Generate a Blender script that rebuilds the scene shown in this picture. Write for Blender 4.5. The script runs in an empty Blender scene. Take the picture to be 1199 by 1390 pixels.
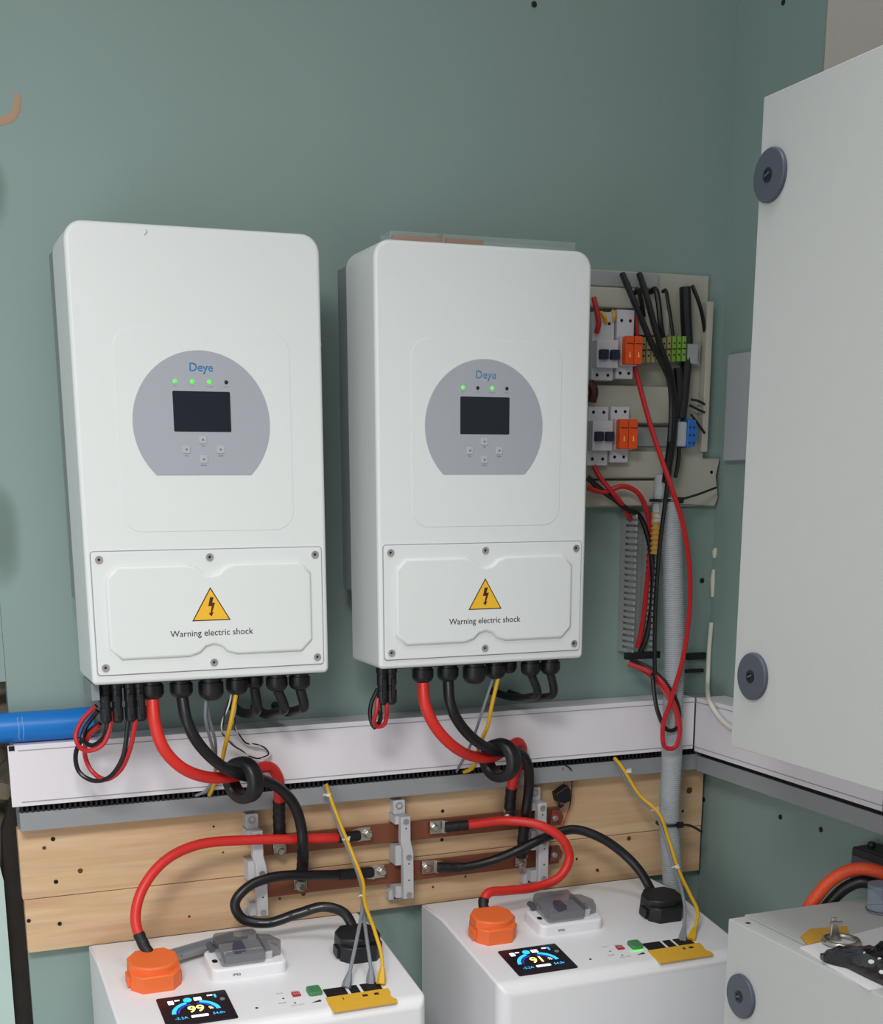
import bpy, bmesh, math, random
from mathutils import Vector, Matrix
random.seed(4)
S = bpy.context.scene
COL = S.collection
R = math.radians

# ------------------------------------------------------------------ camera
CAM = Vector((-0.2407, -2.0484, 1.5082))
YAW, PITCH, ROLL = R(21.3068), R(-13.9617), R(-0.3164)
FPX, PPX, PPY, IW, IH = 1823.9, 572.04, 1111.95, 1199.0, 1390.0
_f = Vector((math.sin(YAW)*math.cos(PITCH), math.cos(YAW)*math.cos(PITCH), math.sin(PITCH)))
_r0 = Vector((math.cos(YAW), -math.sin(YAW), 0)); _u0 = _r0.cross(_f)
_r = math.cos(ROLL)*_r0 + math.sin(ROLL)*_u0; _u = _r.cross(_f)
cd = bpy.data.cameras.new('camera'); cam = bpy.data.objects.new('camera', cd); COL.objects.link(cam)
cam.matrix_world = Matrix(((_r.x, _u.x, -_f.x, CAM.x), (_r.y, _u.y, -_f.y, CAM.y), (_r.z, _u.z, -_f.z, CAM.z), (0, 0, 0, 1)))
cd.sensor_fit = 'HORIZONTAL'; cd.sensor_width = 36.0
cd.lens = FPX*36.0/IW
cd.shift_x = (IW/2-PPX)/IW; cd.shift_y = (PPY-IH/2)/IW
cd.clip_start = .02
S.camera = cam

# ------------------------------------------------------------------ light
W = bpy.data.worlds.new('room_ambient'); S.world = W; W.use_nodes = True
bg = W.node_tree.nodes['Background']; bg.inputs[0].default_value = (0.965, 0.985, 1.0, 1); bg.inputs[1].default_value = 0.45
def area(name, loc, target, sx, sy, power, color, spread=180):
    l = bpy.data.lights.new(name, 'AREA'); l.shape = 'RECTANGLE'; l.size = sx; l.size_y = sy; l.energy = power; l.color = color
    l.spread = R(spread)
    o = bpy.data.objects.new(name, l); COL.objects.link(o); o.location = loc
    o.rotation_euler = (Vector(target)-Vector(loc)).to_track_quat('-Z', 'Y').to_euler()
    return o
area('hanging_lamp', (-0.40, -1.70, 2.20), (-0.45, -0.1, 0.25), 0.55, 0.30, 11.0, (1.0, 0.985, 0.96), 125)
area('left_fill', (-1.35, -2.2, 0.75), (0.8, -0.1, 0.85), 1.1, 1.3, 12, (0.95, 0.98, 1.0))  # fill light added to lift the left-facing surfaces; no known opening there
area('overhead_fill', (0.60, -0.95, 2.55), (0.60, -0.80, 0), 0.5, 0.5, 2.2, (1.0, 0.99, 0.97), 85)  # unseen overhead fill added to brighten the battery tops and lower right
S.view_settings.view_transform = 'Standard'; S.view_settings.look = 'None'; S.view_settings.gamma = 1
S.view_settings.exposure = 0.0; S.view_settings.use_curve_mapping = False

# ------------------------------------------------------------------ pixel -> place (a pixel gives a ray; a known plane gives the depth)
def ray(px, py): return _f + _r*((px-PPX)/FPX) - _u*((py-PPY)/FPX)
def at(px, py, y): d = ray(px, py); return CAM + d*((y-CAM.y)/d.y)
def atx(px, py, x): d = ray(px, py); return CAM + d*((x-CAM.x)/d.x)
def atz(px, py, z): d = ray(px, py); return CAM + d*((z-CAM.z)/d.z)

# ------------------------------------------------------------------ materials
MATS = {}
def srgb(c):
    f = lambda v: v/12.92 if v <= .04045 else ((v+.055)/1.055)**2.4
    return tuple(f(v/255) for v in c)+(1,)
def mat(name, c, rough=.5, metal=0, var=.04, scale=40, bump=0, bscale=200, emit=0, spec=.5, trans=0, alpha=1, coat=0):
    m = bpy.data.materials.new(name); m.use_nodes = True; nt = m.node_tree; N = nt.nodes; L = nt.links
    b = N['Principled BSDF']; b.inputs['Roughness'].default_value = rough; b.inputs['Metallic'].default_value = metal
    b.inputs['Specular IOR Level'].default_value = spec; b.inputs['Coat Weight'].default_value = coat
    col = srgb(c)
    tc = N.new('ShaderNodeTexCoord'); nz = N.new('ShaderNodeTexNoise'); nz.inputs['Scale'].default_value = scale; nz.inputs['Detail'].default_value = 3
    L.new(tc.outputs['Object'], nz.inputs['Vector'])
    mx = N.new('ShaderNodeMix'); mx.data_type = 'RGBA'
    mx.inputs[6].default_value = tuple(max(0, v*(1-var)) for v in col[:3])+(1,); mx.inputs[7].default_value = tuple(min(1, v*(1+var)) for v in col[:3])+(1,)
    L.new(nz.outputs['Fac'], mx.inputs[0]); L.new(mx.outputs[2], b.inputs['Base Color'])
    if bump:
        n2 = N.new('ShaderNodeTexNoise'); n2.inputs['Scale'].default_value = bscale; n2.inputs['Detail'].default_value = 4
        L.new(tc.outputs['Object'], n2.inputs['Vector'])
        bp = N.new('ShaderNodeBump'); bp.inputs['Strength'].default_value = bump; bp.inputs['Distance'].default_value = .002
        L.new(n2.outputs['Fac'], bp.inputs['Height']); L.new(bp.outputs['Normal'], b.inputs['Normal'])
    if emit:
        b.inputs['Emission Color'].default_value = col; b.inputs['Emission Strength'].default_value = emit
    if trans: b.inputs['Transmission Weight'].default_value = trans
    if alpha < 1: b.inputs['Alpha'].default_value = alpha
    MATS[name] = m; return m
M = lambda n: MATS[n]

mat('housing_white', (221, 225, 224), .42, bump=.05, bscale=900, var=.015)
mat('battery_white', (234, 234, 237), .38, var=.015)
mat('cabinet_grey', (190, 192, 190), .5, bump=.08, bscale=700, var=.02)
mat('trunk_white', (232, 228, 234), .4, var=.02)
mat('trunk_grey', (150, 154, 158), .5, var=.05)
mat('duct_grey', (160, 164, 164), .5, var=.06)
mat('panel_grey', (164, 168, 176), .45, var=.02)
mat('heat_sink', (138, 143, 148), .5, .1)
mat('screen_dark', (26, 32, 42), .22, var=.1, spec=.35)
mat('black_plastic', (24, 25, 29), .42, var=.15)
mat('black_rubber', (20, 20, 23), .38, var=.2, scale=90)
mat('shrink_black', (22, 20, 24), .55, bump=.4, bscale=120)
mat('red_cable', (216, 46, 38), .42, var=.06)
mat('red_wire', (192, 30, 36), .42, var=.06)
mat('orange_plastic', (240, 112, 52), .5, var=.04)
mat('orange_cable', (236, 84, 40), .45, bump=.6, bscale=260)
mat('orange_switch', (226, 82, 28), .4, var=.1)
mat('yellow_wire', (222, 172, 28), .45, var=.06)
mat('yellow_tape', (226, 176, 52), .6, var=.05, scale=120)
mat('grey_wire', (128, 134, 140), .5)
mat('white_wire', (226, 224, 214), .5)
mat('nylon', (228, 222, 200), .5)
mat('steel', (196, 192, 184), .26, 1, var=.1, scale=80)
mat('screw_steel', (176, 172, 172), .35, .55, var=.15)
mat('copper', (138, 82, 60), .42, .35, var=.18, scale=25)
mat('copper_bright', (176, 110, 72), .5, .1, var=.18)
mat('holder_grey', (196, 197, 200), .5, var=.03)
mat('dark_hole', (10, 10, 12), .8)
mat('led_green', (70, 210, 60), .3, emit=1.2)
mat('led_off', (16, 18, 18), .3)
mat('logo_blue', (44, 124, 178), .4)
mat('logo_faded', (92, 136, 168), .4)
mat('button_grey', (176, 180, 188), .35)
mat('button_mark', (110, 114, 124), .5)
mat('print_black', (44, 42, 48), .6)
mat('print_grey', (150, 150, 156), .6)
mat('print_white', (190, 190, 190), .6)
mat('warn_yellow', (238, 186, 44), .5, var=.02)
mat('warn_dark', (70, 24, 20), .5)
mat('blue_pipe', (18, 118, 202), .35, var=.05)
mat('pipe_scuff', (130, 170, 210), .6)
mat('breaker_white', (206, 206, 212), .45, var=.03)
mat('board_cream', (184, 182, 168), .55, var=.06, scale=15)
mat('toggle_blue', (32, 40, 62), .4)
mat('terminal_beige', (158, 150, 104), .55, var=.08)
mat('terminal_green', (126, 168, 66), .5)
mat('terminal_blue', (44, 108, 190), .45)
mat('conduit_grey', (178, 184, 188), .5, var=.04)
mat('conduit_dark', (140, 144, 146), .5)
mat('smoked', (84, 86, 92), .15, var=.1, alpha=.5, spec=.6)
mat('breaker_inside', (186, 188, 192), .5)
mat('lock_grey', (76, 82, 94), .4, var=.06)
mat('key_black', (22, 24, 32), .4)
mat('beige_plaster', (206, 198, 188), .8, bump=.2, bscale=150, var=.03, scale=12)
mat('paper', (226, 224, 228), .8, var=.02)
mat('yellow_card', (208, 158, 56), .7)
mat('bag_black', (28, 30, 34), .14, bump=.8, bscale=60, var=.3, spec=.7)
mat('bag_mark', (220, 222, 224), .5)
mat('jar_glass', (170, 186, 206), .08, alpha=.36, var=.03, spec=.8)
mat('floor_concrete', (168, 164, 158), .8, bump=.3, bscale=40, var=.1, scale=8)
mat('stone', (112, 100, 88), .9, bump=1, bscale=30, var=.5, scale=18)
mat('gap_dark', (36, 31, 27), .9, bump=.8, bscale=60, var=.4, scale=40)
mat('pale_board', (186, 208, 202), .8, var=.04)
mat('putty', (182, 148, 118), .8, var=.08, scale=60)
mat('green_block', (70, 130, 84), .45)
mat('red_block', (178, 44, 58), .45)
mat('port_dark', (22, 20, 22), .5)
mat('display_black', (18, 18, 28), .25)
mat('ui_blue', (40, 170, 230), .4, emit=1.3)
mat('ui_deep', (20, 60, 190), .4, emit=1.0)
mat('ui_yellow', (255, 236, 130), .4, emit=1.5)
mat('ui_white', (225, 240, 255), .4, emit=1.3)
mat('acrylic', (190, 204, 200), .12, alpha=.28, spec=.7, var=.2, scale=30)
mat('ochre', (176, 136, 56), .6, var=.2)
mat('device_dark', (40, 40, 42), .5)
mat('soft_wood_knot', (94, 58, 36), .7)
mat('screw_dark', (32, 32, 34), .5, .3)

def wall_green_mat():
    m = mat('wall_green', (141, 162, 157), .78, bump=.12, bscale=420, var=.035, scale=5)
    nt = m.node_tree; N = nt.nodes; L = nt.links; b = N['Principled BSDF']
    base = b.inputs['Base Color'].links[0].from_socket
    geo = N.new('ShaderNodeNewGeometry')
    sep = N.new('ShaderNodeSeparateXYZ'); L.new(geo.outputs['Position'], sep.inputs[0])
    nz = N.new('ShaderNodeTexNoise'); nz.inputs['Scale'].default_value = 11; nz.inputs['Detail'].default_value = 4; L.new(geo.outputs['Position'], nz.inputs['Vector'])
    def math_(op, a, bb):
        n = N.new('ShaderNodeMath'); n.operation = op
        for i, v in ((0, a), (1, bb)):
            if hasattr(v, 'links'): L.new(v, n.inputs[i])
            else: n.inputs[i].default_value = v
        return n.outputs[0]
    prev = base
    # two soft-edged dark patches near the left end of the back wall
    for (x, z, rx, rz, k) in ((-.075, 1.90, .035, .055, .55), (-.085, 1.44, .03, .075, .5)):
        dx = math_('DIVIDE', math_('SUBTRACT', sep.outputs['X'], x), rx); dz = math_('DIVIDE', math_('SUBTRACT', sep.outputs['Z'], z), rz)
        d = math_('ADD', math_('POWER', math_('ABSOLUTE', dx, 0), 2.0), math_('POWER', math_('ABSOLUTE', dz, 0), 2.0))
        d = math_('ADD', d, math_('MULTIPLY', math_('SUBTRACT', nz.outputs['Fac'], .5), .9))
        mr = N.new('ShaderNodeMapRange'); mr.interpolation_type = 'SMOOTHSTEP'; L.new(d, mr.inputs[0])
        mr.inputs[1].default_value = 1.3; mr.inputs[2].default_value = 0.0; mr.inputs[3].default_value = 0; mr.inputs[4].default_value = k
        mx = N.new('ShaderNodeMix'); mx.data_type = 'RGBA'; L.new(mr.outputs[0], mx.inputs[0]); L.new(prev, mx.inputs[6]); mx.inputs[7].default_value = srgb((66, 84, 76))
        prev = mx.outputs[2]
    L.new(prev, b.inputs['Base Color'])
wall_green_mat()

def wood_mat():
    m = bpy.data.materials.new('pine'); m.use_nodes = True; nt = m.node_tree; N = nt.nodes; L = nt.links; b = N['Principled BSDF']
    b.inputs['Roughness'].default_value = .6
    geo = N.new('ShaderNodeNewGeometry'); mp = N.new('ShaderNodeMapping'); mp.inputs['Scale'].default_value = (1.3, 1, 16)
    L.new(geo.outputs['Position'], mp.inputs[0])
    nz = N.new('ShaderNodeTexNoise'); nz.inputs['Scale'].default_value = 3.2; nz.inputs['Detail'].default_value = 4; nz.inputs['Distortion'].default_value = .6
    L.new(mp.outputs[0], nz.inputs['Vector'])
    mp2 = N.new('ShaderNodeMapping'); mp2.inputs['Scale'].default_value = (6, 1, 240); L.new(geo.outputs['Position'], mp2.inputs[0])
    n2 = N.new('ShaderNodeTexNoise'); n2.inputs['Scale'].default_value = 1; n2.inputs['Detail'].default_value = 2; L.new(mp2.outputs[0], n2.inputs['Vector'])
    cr = N.new('ShaderNodeValToRGB'); cr.color_ramp.elements[0].position = .3; cr.color_ramp.elements[1].position = .7
    cr.color_ramp.elements[0].color = srgb((214, 174, 132)); cr.color_ramp.elements[1].color = srgb((238, 204, 164))
    L.new(nz.outputs['Fac'], cr.inputs[0])
    mx = N.new('ShaderNodeMix'); mx.data_type = 'RGBA'; mx.blend_type = 'MULTIPLY'; mx.inputs[0].default_value = .25
    L.new(cr.outputs[0], mx.inputs[6]); L.new(n2.outputs['Color'], mx.inputs[7]); L.new(mx.outputs[2], b.inputs['Base Color'])
    MATS['pine'] = m
wood_mat()

# ------------------------------------------------------------------ mesh helpers
class Frame:
    def __init__(s, o, u=(1, 0, 0), v=(0, 0, 1)):
        s.o = Vector(o); s.u = Vector(u).normalized(); s.v = Vector(v).normalized(); s.w = s.u.cross(s.v)
    def __call__(s, a, b, c=0): return s.o+s.u*a+s.v*b+s.w*c
FRONT = lambda y=0: Frame((0, y, 0))                       # u = +x, v = +z, w towards the room
SIDE = lambda x: Frame((x, 0, 0), (0, -1, 0), (0, 0, 1))   # on the right wall: u = -y, v = +z, w = -x
TOP = lambda z: Frame((0, 0, z), (1, 0, 0), (0, 1, 0))     # w = up

def inset(poly, d):
    n = len(poly); out = []
    for i in range(n):
        p0, p1, p2 = Vector(poly[i-1]), Vector(poly[i]), Vector(poly[(i+1) % n])
        e1 = (p1-p0); e2 = (p2-p1)
        if e1.length < 1e-9: e1 = e2
        if e2.length < 1e-9: e2 = e1
        e1.normalize(); e2.normalize()
        n1 = Vector((-e1.y, e1.x)); n2 = Vector((-e2.y, e2.x)); m = n1+n2
        k = max(.35, 1+n1.dot(n2))
        out.append(tuple(p1+m*(d/k)))
    return out
def rrect(x0, x1, y0, y1, r=0, seg=5):
    r = r if isinstance(r, (tuple, list)) else (r,)*4       # bl, br, tr, tl
    P = []
    for (cx, cy, a0, q) in ((x0, y0, 180, r[0]), (x1, y0, 270, r[1]), (x1, y1, 0, r[2]), (x0, y1, 90, r[3])):
        if q <= 0: P.append((cx, cy)); continue
        ox = cx+(q if cx == x0 else -q); oy = cy+(q if cy == y0 else -q)
        for k in range(seg+1):
            a = R(a0+90*k/seg); P.append((ox+q*math.cos(a), oy+q*math.sin(a)))
    return P
def circ(cx, cy, r, n=24, a0=0): return [(cx+r*math.cos(a0+2*math.pi*k/n), cy+r*math.sin(a0+2*math.pi*k/n)) for k in range(n)]
def extr(bm, fr, poly, w0, w1, bev=0, seg=3, back=True):
    """closed prism of a CCW polygon from w0 to w1, rounded at the w1 rim"""
    levels = [(0, w0)]
    if bev > 0:
        for k in range(seg+1):
            a = R(90*k/seg); levels.append((bev*(1-math.cos(a)), w1-bev+bev*math.sin(a)))
    else: levels.append((0, w1))
    loops = []
    for d, w in levels:
        pp = inset(poly, d) if d > 0 else poly
        loops.append([bm.verts.new(fr(p[0], p[1], w)) for p in pp])
    n = len(poly)
    for a, b in zip(loops, loops[1:]):
        for i in range(n): bm.faces.new((a[i], a[(i+1) % n], b[(i+1) % n], b[i]))
    bm.faces.new(loops[-1])
    if back: bm.faces.new(loops[0][::-1])
def box(bm, x0, x1, y0, y1, z0, z1, bev=0, seg=2):
    vs = [bm.verts.new((x, y, z)) for x in (x0, x1) for y in (y0, y1) for z in (z0, z1)]
    fs = [bm.faces.new([vs[i] for i in q]) for q in ((0, 1, 3, 2), (4, 6, 7, 5), (0, 4, 5, 1), (2, 3, 7, 6), (0, 2, 6, 4), (1, 5, 7, 3))]
    if bev:
        es = {e for f in fs for e in f.edges}
        bmesh.ops.bevel(bm, geom=list(es), offset=bev, segments=seg, affect='EDGES', profile=.5)
def revolve(bm, o, axis, prof, n=20, ref=None):
    """prof: list of (distance along axis, radius)"""
    ax = Vector(axis).normalized(); a = ax.orthogonal().normalized() if ref is None else Vector(ref); b = ax.cross(a)
    loops = []
    for h, r in prof:
        loops.append([bm.verts.new(Vector(o)+ax*h+(a*math.cos(2*math.pi*k/n)+b*math.sin(2*math.pi*k/n))*max(r, 1e-5)) for k in range(n)])
    for p, q in zip(loops, loops[1:]):
        for i in range(n): bm.faces.new((p[i], p[(i+1) % n], q[(i+1) % n], q[i]))
    bm.faces.new(loops[0][::-1]); bm.faces.new(loops[-1])
def spline(pts, step=.004):
    P = [Vector(p) for p in pts]
    if len(P) == 2: dense = [P[0].lerp(P[1], k/20) for k in range(21)]
    else:
        E = [P[0]*2-P[1]]+P+[P[-1]*2-P[-2]]; dense = []
        for i in range(1, len(E)-2):
            p0, p1, p2, p3 = E[i-1:i+3]
            t = [0]
            for a, b in ((p0, p1), (p1, p2), (p2, p3)): t.append(t[-1]+max(1e-5, (b-a).length)**.5)
            for k in range(16):
                s = t[1]+(t[2]-t[1])*k/16
                A1 = p0.lerp(p1, (s-t[0])/(t[1]-t[0])); A2 = p1.lerp(p2, (s-t[1])/(t[2]-t[1])); A3 = p2.lerp(p3, (s-t[2])/(t[3]-t[2]))
                B1 = A1.lerp(A2, (s-t[0])/(t[2]-t[0])); B2 = A2.lerp(A3, (s-t[1])/(t[3]-t[1]))
                dense.append(B1.lerp(B2, (s-t[1])/(t[2]-t[1])))
        dense.append(P[-1])
    out = [dense[0]]; acc = 0
    for a, b in zip(dense, dense[1:]):
        acc += (b-a).length
        if acc >= step: out.append(b); acc = 0
    if (out[-1]-dense[-1]).length > 1e-6: out.append(dense[-1])
    return out
def sub(path, t0, t1):
    L = [0]
    for a, b in zip(path, path[1:]): L.append(L[-1]+(b-a).length)
    T = L[-1]; out = []
    for i, p in enumerate(path):
        if t0*T <= L[i] <= t1*T: out.append(p)
    return out
def tube(bm, path, rad, n=10, caps=True):
    rf = rad if callable(rad) else (lambda i, m: rad)
    m = len(path); T = [(path[min(i+1, m-1)]-path[max(i-1, 0)]).normalized() for i in range(m)]
    nrm = T[0].orthogonal().normalized(); loops = []
    for i in range(m):
        nrm = (nrm-T[i]*nrm.dot(T[i])).normalized(); b = T[i].cross(nrm); r = rf(i, m)
        loops.append([bm.verts.new(path[i]+(nrm*math.cos(2*math.pi*k/n)+b*math.sin(2*math.pi*k/n))*r) for k in range(n)])
    for p, q in zip(loops, loops[1:]):
        for i in range(n): bm.faces.new((p[i], p[(i+1) % n], q[(i+1) % n], q[i]))
    if caps: bm.faces.new(loops[0][::-1]); bm.faces.new(loops[-1])

ORG = {}
def finish(name, bm, m, parent=None, flat=False, angle=38):
    me = bpy.data.meshes.new(name)
    o = bpy.data.objects.new(name, me)
    bmesh.ops.recalc_face_normals(bm, faces=bm.faces)
    if parent is not None:
        org = ORG[parent.name]; bmesh.ops.translate(bm, verts=bm.verts, vec=-org); o.parent = parent; ORG[o.name] = org
    else:
        org = Vector((sum(v.co.x for v in bm.verts)/len(bm.verts), sum(v.co.y for v in bm.verts)/len(bm.verts), min(v.co.z for v in bm.verts)))
        bmesh.ops.translate(bm, verts=bm.verts, vec=-org); o.location = org; ORG[o.name] = org
    bm.to_mesh(me); bm.free()
    me.materials.append(M(m) if isinstance(m, str) else m)
    if not flat:
        me.polygons.foreach_set('use_smooth', [True]*len(me.polygons)); me.set_sharp_from_angle(angle=R(angle))
        w = o.modifiers.new('wn', 'WEIGHTED_NORMAL'); w.keep_sharp = True
    COL.objects.link(o)
    return o
def part(name, m, parent, fn, *a, **k):
    bm = bmesh.new(); fn(bm, *a, **k); return finish(name, bm, m, parent)
def tag(o, label, cat, group=None):
    o['label'] = label; o['category'] = cat
    if group: o['group'] = group
    return o
def thing(name, loc, label, cat, group=None):
    o = bpy.data.objects.new(name, None); COL.objects.link(o); o.location = loc; o.empty_display_size = .02
    ORG[o.name] = Vector(loc); return tag(o, label, cat, group)
def single(name, m, label, cat, fn, *a, group=None, **k):
    bm = bmesh.new(); fn(bm, *a, **k); return tag(finish(name, bm, m), label, cat, group)
def struct(name, m, fn, *a, **k):
    bm = bmesh.new(); fn(bm, *a, **k); o = finish(name, bm, m); o['kind'] = 'structure'; return o
def text(name, s, fr, size, m, parent, center=True, squash=1.0, w=.0002, bold=0):
    cu = bpy.data.curves.new('t', 'FONT'); cu.body = s; cu.size = size; cu.align_x = 'CENTER' if center else 'LEFT'; cu.align_y = 'CENTER'; cu.resolution_u = 3; cu.offset = bold
    t = bpy.data.objects.new('t', cu); COL.objects.link(t)
    bpy.context.view_layer.update()
    me = bpy.data.meshes.new_from_object(t.evaluated_get(bpy.context.evaluated_depsgraph_get()))
    bpy.data.objects.remove(t)
    bm = bmesh.new(); bm.from_mesh(me); bpy.data.meshes.remove(me)
    g = bmesh.ops.extrude_face_region(bm, geom=bm.faces[:]); 
    for v in [e for e in g['geom'] if isinstance(e, bmesh.types.BMVert)]: v.co.z += w
    for v in bm.verts: v.co = fr(v.co.x*squash, v.co.y, v.co.z)
    return finish(name, bm, m, parent, flat=True)

# ------------------------------------------------------------------ the setting
XR = 1.11
def wb(bm): 
    box(bm, -.094, XR+.05, 0, .03, 0, 2.7)
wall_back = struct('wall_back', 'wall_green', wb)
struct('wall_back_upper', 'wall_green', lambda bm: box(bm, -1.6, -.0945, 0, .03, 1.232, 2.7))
struct('wall_back_lower', 'pale_board', lambda bm: extr(bm, FRONT(0), [(-1.6, 0), (-.124, 0), (-.121, .93), (-.14, 1.05), (-1.6, 1.05)], -.03, .0))
def stonewall(bm):
    n = 26; m = 40; vs = []
    for j in range(m):
        for i in range(n):
            x = -1.6+1.75*(i/(n-1))**.35; z = 1.35*j/(m-1)
            vs.append(bm.verts.new((x, .075+.018*math.sin(i*2.1+j*1.3)*math.sin(j*.9+i*.4), z)))
    for j in range(m-1):
        for i in range(n-1): bm.faces.new((vs[j*n+i], vs[j*n+i+1], vs[(j+1)*n+i+1], vs[(j+1)*n+i]))
struct('wall_behind', 'stone', stonewall)
# rubble in the gap behind the boards
struct('trim_1', 'gap_dark', lambda bm: extr(bm, FRONT(0), [(-.127, 0), (-.09, 0), (-.09, 1.04), (-.101, 1.055), (-.108, 1.03), (-.117, 1.005), (-.119, .96), (-.124, .9)], -.035, -.012, .004))
for i, (x, z, r) in enumerate(((-.098, 1.222, .016), (-.107, 1.262, .012), (-.108, 1.06, .018), (-.112, 1.115, .014))):
    def lump(bm, x=x, z=z, r=r):
        bmesh.ops.create_icosphere(bm, subdivisions=2, radius=r)
        for v in bm.verts: v.co = Vector((v.co.x*1.1, v.co.y*.6, v.co.z))*(1+random.uniform(-.18, .18))+Vector((x-.004, .035, z))
    single('rubble_stone', 'stone', ('brown rough stone showing at the broken board edge above the blue pipe', 'small brown stone at the broken board edge high above the blue pipe', 'rough stone behind the left end of the white trunking', 'rough stone just under the blue pipe at the board edge')[i], 'stone', lump, group='stones behind the wall boards')
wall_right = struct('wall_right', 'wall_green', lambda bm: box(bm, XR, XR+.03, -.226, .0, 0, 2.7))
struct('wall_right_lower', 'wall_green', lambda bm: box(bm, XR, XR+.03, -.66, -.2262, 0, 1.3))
struct('wall_right_plaster', 'beige_plaster', lambda bm: box(bm, XR+.004, XR+.05, -4.0, -.2264, 1.3, 2.7))
struct('wall_right_plaster_low', 'beige_plaster', lambda bm: box(bm, XR+.004, XR+.05, -4.0, -.6602, 0, 1.2998))
struct('floor', 'floor_concrete', lambda bm: box(bm, -1.6, XR+.05, -4, .03, -.05, 0))

# marks and screws on the walls
single('putty_mark', 'putty', 'beige hooked streak of filler on the green wall', 'wall mark', lambda bm: (tube(bm, spline([at(-20, 166, -.0005), at(2, 164, -.0005), at(16, 159, -.0005), at(22, 150, -.0005), at(24, 128, -.0005)]), lambda i, m: .0060*(1-.35*i/m), 10), [setattr(v.co, 'y', -.0004+(v.co.y+.0005)*.12) for v in bm.verts]))
def wall_screw(bm, p, n, r=.0045):
    revolve(bm, Vector(p), n, [(0, r), (.0012, r), (.002, r*.7), (.0021, r*.3)], 10)
for p, n, lab in ((at(725, 6, 0), (0, -1, 0), 'small black screw high on the green back wall'), (atx(1064, 3, XR), (-1, 0, 0), 'small black screw high on the green side wall'),
                  (atx(1060, 1109, XR), (-1, 0, 0), 'black screw under the side trunking nearer the corner'), (atx(1115, 1126, XR), (-1, 0, 0), 'black screw under the side trunking nearer the black isolator'),
                  (atx(952, 1084, XR), (-1, 0, 0), 'black screw in the side wall beside the plank end'), (at(953, 788, 0), (0, -1, 0), 'black screw in the wall corner right of the ribbed conduit')):
    if n[0] and p.y > -.008: p = Vector((p.x, -.008, p.z))
    single('wall_screw', 'screw_dark', lab, 'screw', wall_screw, p, n, group='black screws in the wall boards')

# ------------------------------------------------------------------ cable trunking
ZL0, ZL1, YL = 1.056, 1.147, -.060
tr = thing('cable_trunking', (0.5, 0, 1.016), 'long white lidded trunking with grey base below the two inverters', 'trunking')
part('base', 'trunk_grey', tr, lambda bm: (box(bm, -.094, XR-.001, -.050, -.0005, 1.016, 1.044, .001), box(bm, -.094, XR-.001, -.028, -.0005, 1.044, 1.143)))
part('lid', 'trunk_white', tr, lambda bm: (box(bm, -.104, XR-.062, YL, YL+.004, ZL0, ZL1, .001), box(bm, -.094, XR-.062, YL+.0045, -.001, ZL1-.003, ZL1-.0005, .0008)))
part('lid_lip', 'trunk_grey', tr, lambda bm: box(bm, -.09, XR-.062, YL-.0008, YL, ZL0+.006, ZL0+.0072))
part('lid_lip', 'trunk_grey', tr, lambda bm: box(bm, -.09, XR-.062, YL-.0008, YL, ZL1-.0085, ZL1-.0075))
part('end_notch', 'dark_hole', tr, lambda bm: box(bm, -.1025, -.0945, YL-.001, YL+.003, ZL1-.0075, ZL1-.0006))
def teeth(bm):
    for k in range(150):
        x = -.092+k*.0077; box(bm, x, x+.0034, -.050, -.044, 1.044, 1.0557)
t_ = part('slot_teeth', 'black_plastic', tr, teeth); t_['kind'] = 'stuff'  # teeth coloured black to match the shade inside the slot
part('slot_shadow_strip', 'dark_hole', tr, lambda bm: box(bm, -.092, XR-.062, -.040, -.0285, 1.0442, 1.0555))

ts = thing('cable_trunking', (XR, -.3, 1.016), 'shorter white lidded trunking turning along the side wall under the big cabinet', 'trunking')
YE = -.552
part('base', 'trunk_grey', ts, lambda bm: (box(bm, XR-.048, XR-.0005, YE, -.0525, 1.014, 1.042, .001), box(bm, XR-.028, XR-.0005, YE, -.0525, 1.042, 1.143)))
part('lid', 'trunk_white', ts, lambda bm: (box(bm, XR-.060, XR-.056, YE, -.0605, ZL0-.004, ZL1, .001), box(bm, XR-.0555, XR-.001, YE, -.0605, ZL1-.003, ZL1-.0005, .0008)))
part('lid_lip', 'trunk_grey', ts, lambda bm: box(bm, XR-.0608, XR-.060, YE, -.061, ZL0+.004, ZL0+.005))
part('lid_lip', 'trunk_grey', ts, lambda bm: box(bm, XR-.0608, XR-.060, YE, -.061, ZL1-.0085, ZL1-.0075))
part('end_edge', 'print_grey', ts, lambda bm: box(bm, XR-.0612, XR-.0555, YE-.0012, YE, ZL0-.004, ZL1))
part('slot_shadow_strip', 'dark_hole', ts, lambda bm: box(bm, XR-.045, XR-.029, YE+.002, -.062, 1.0425, 1.051))

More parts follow.
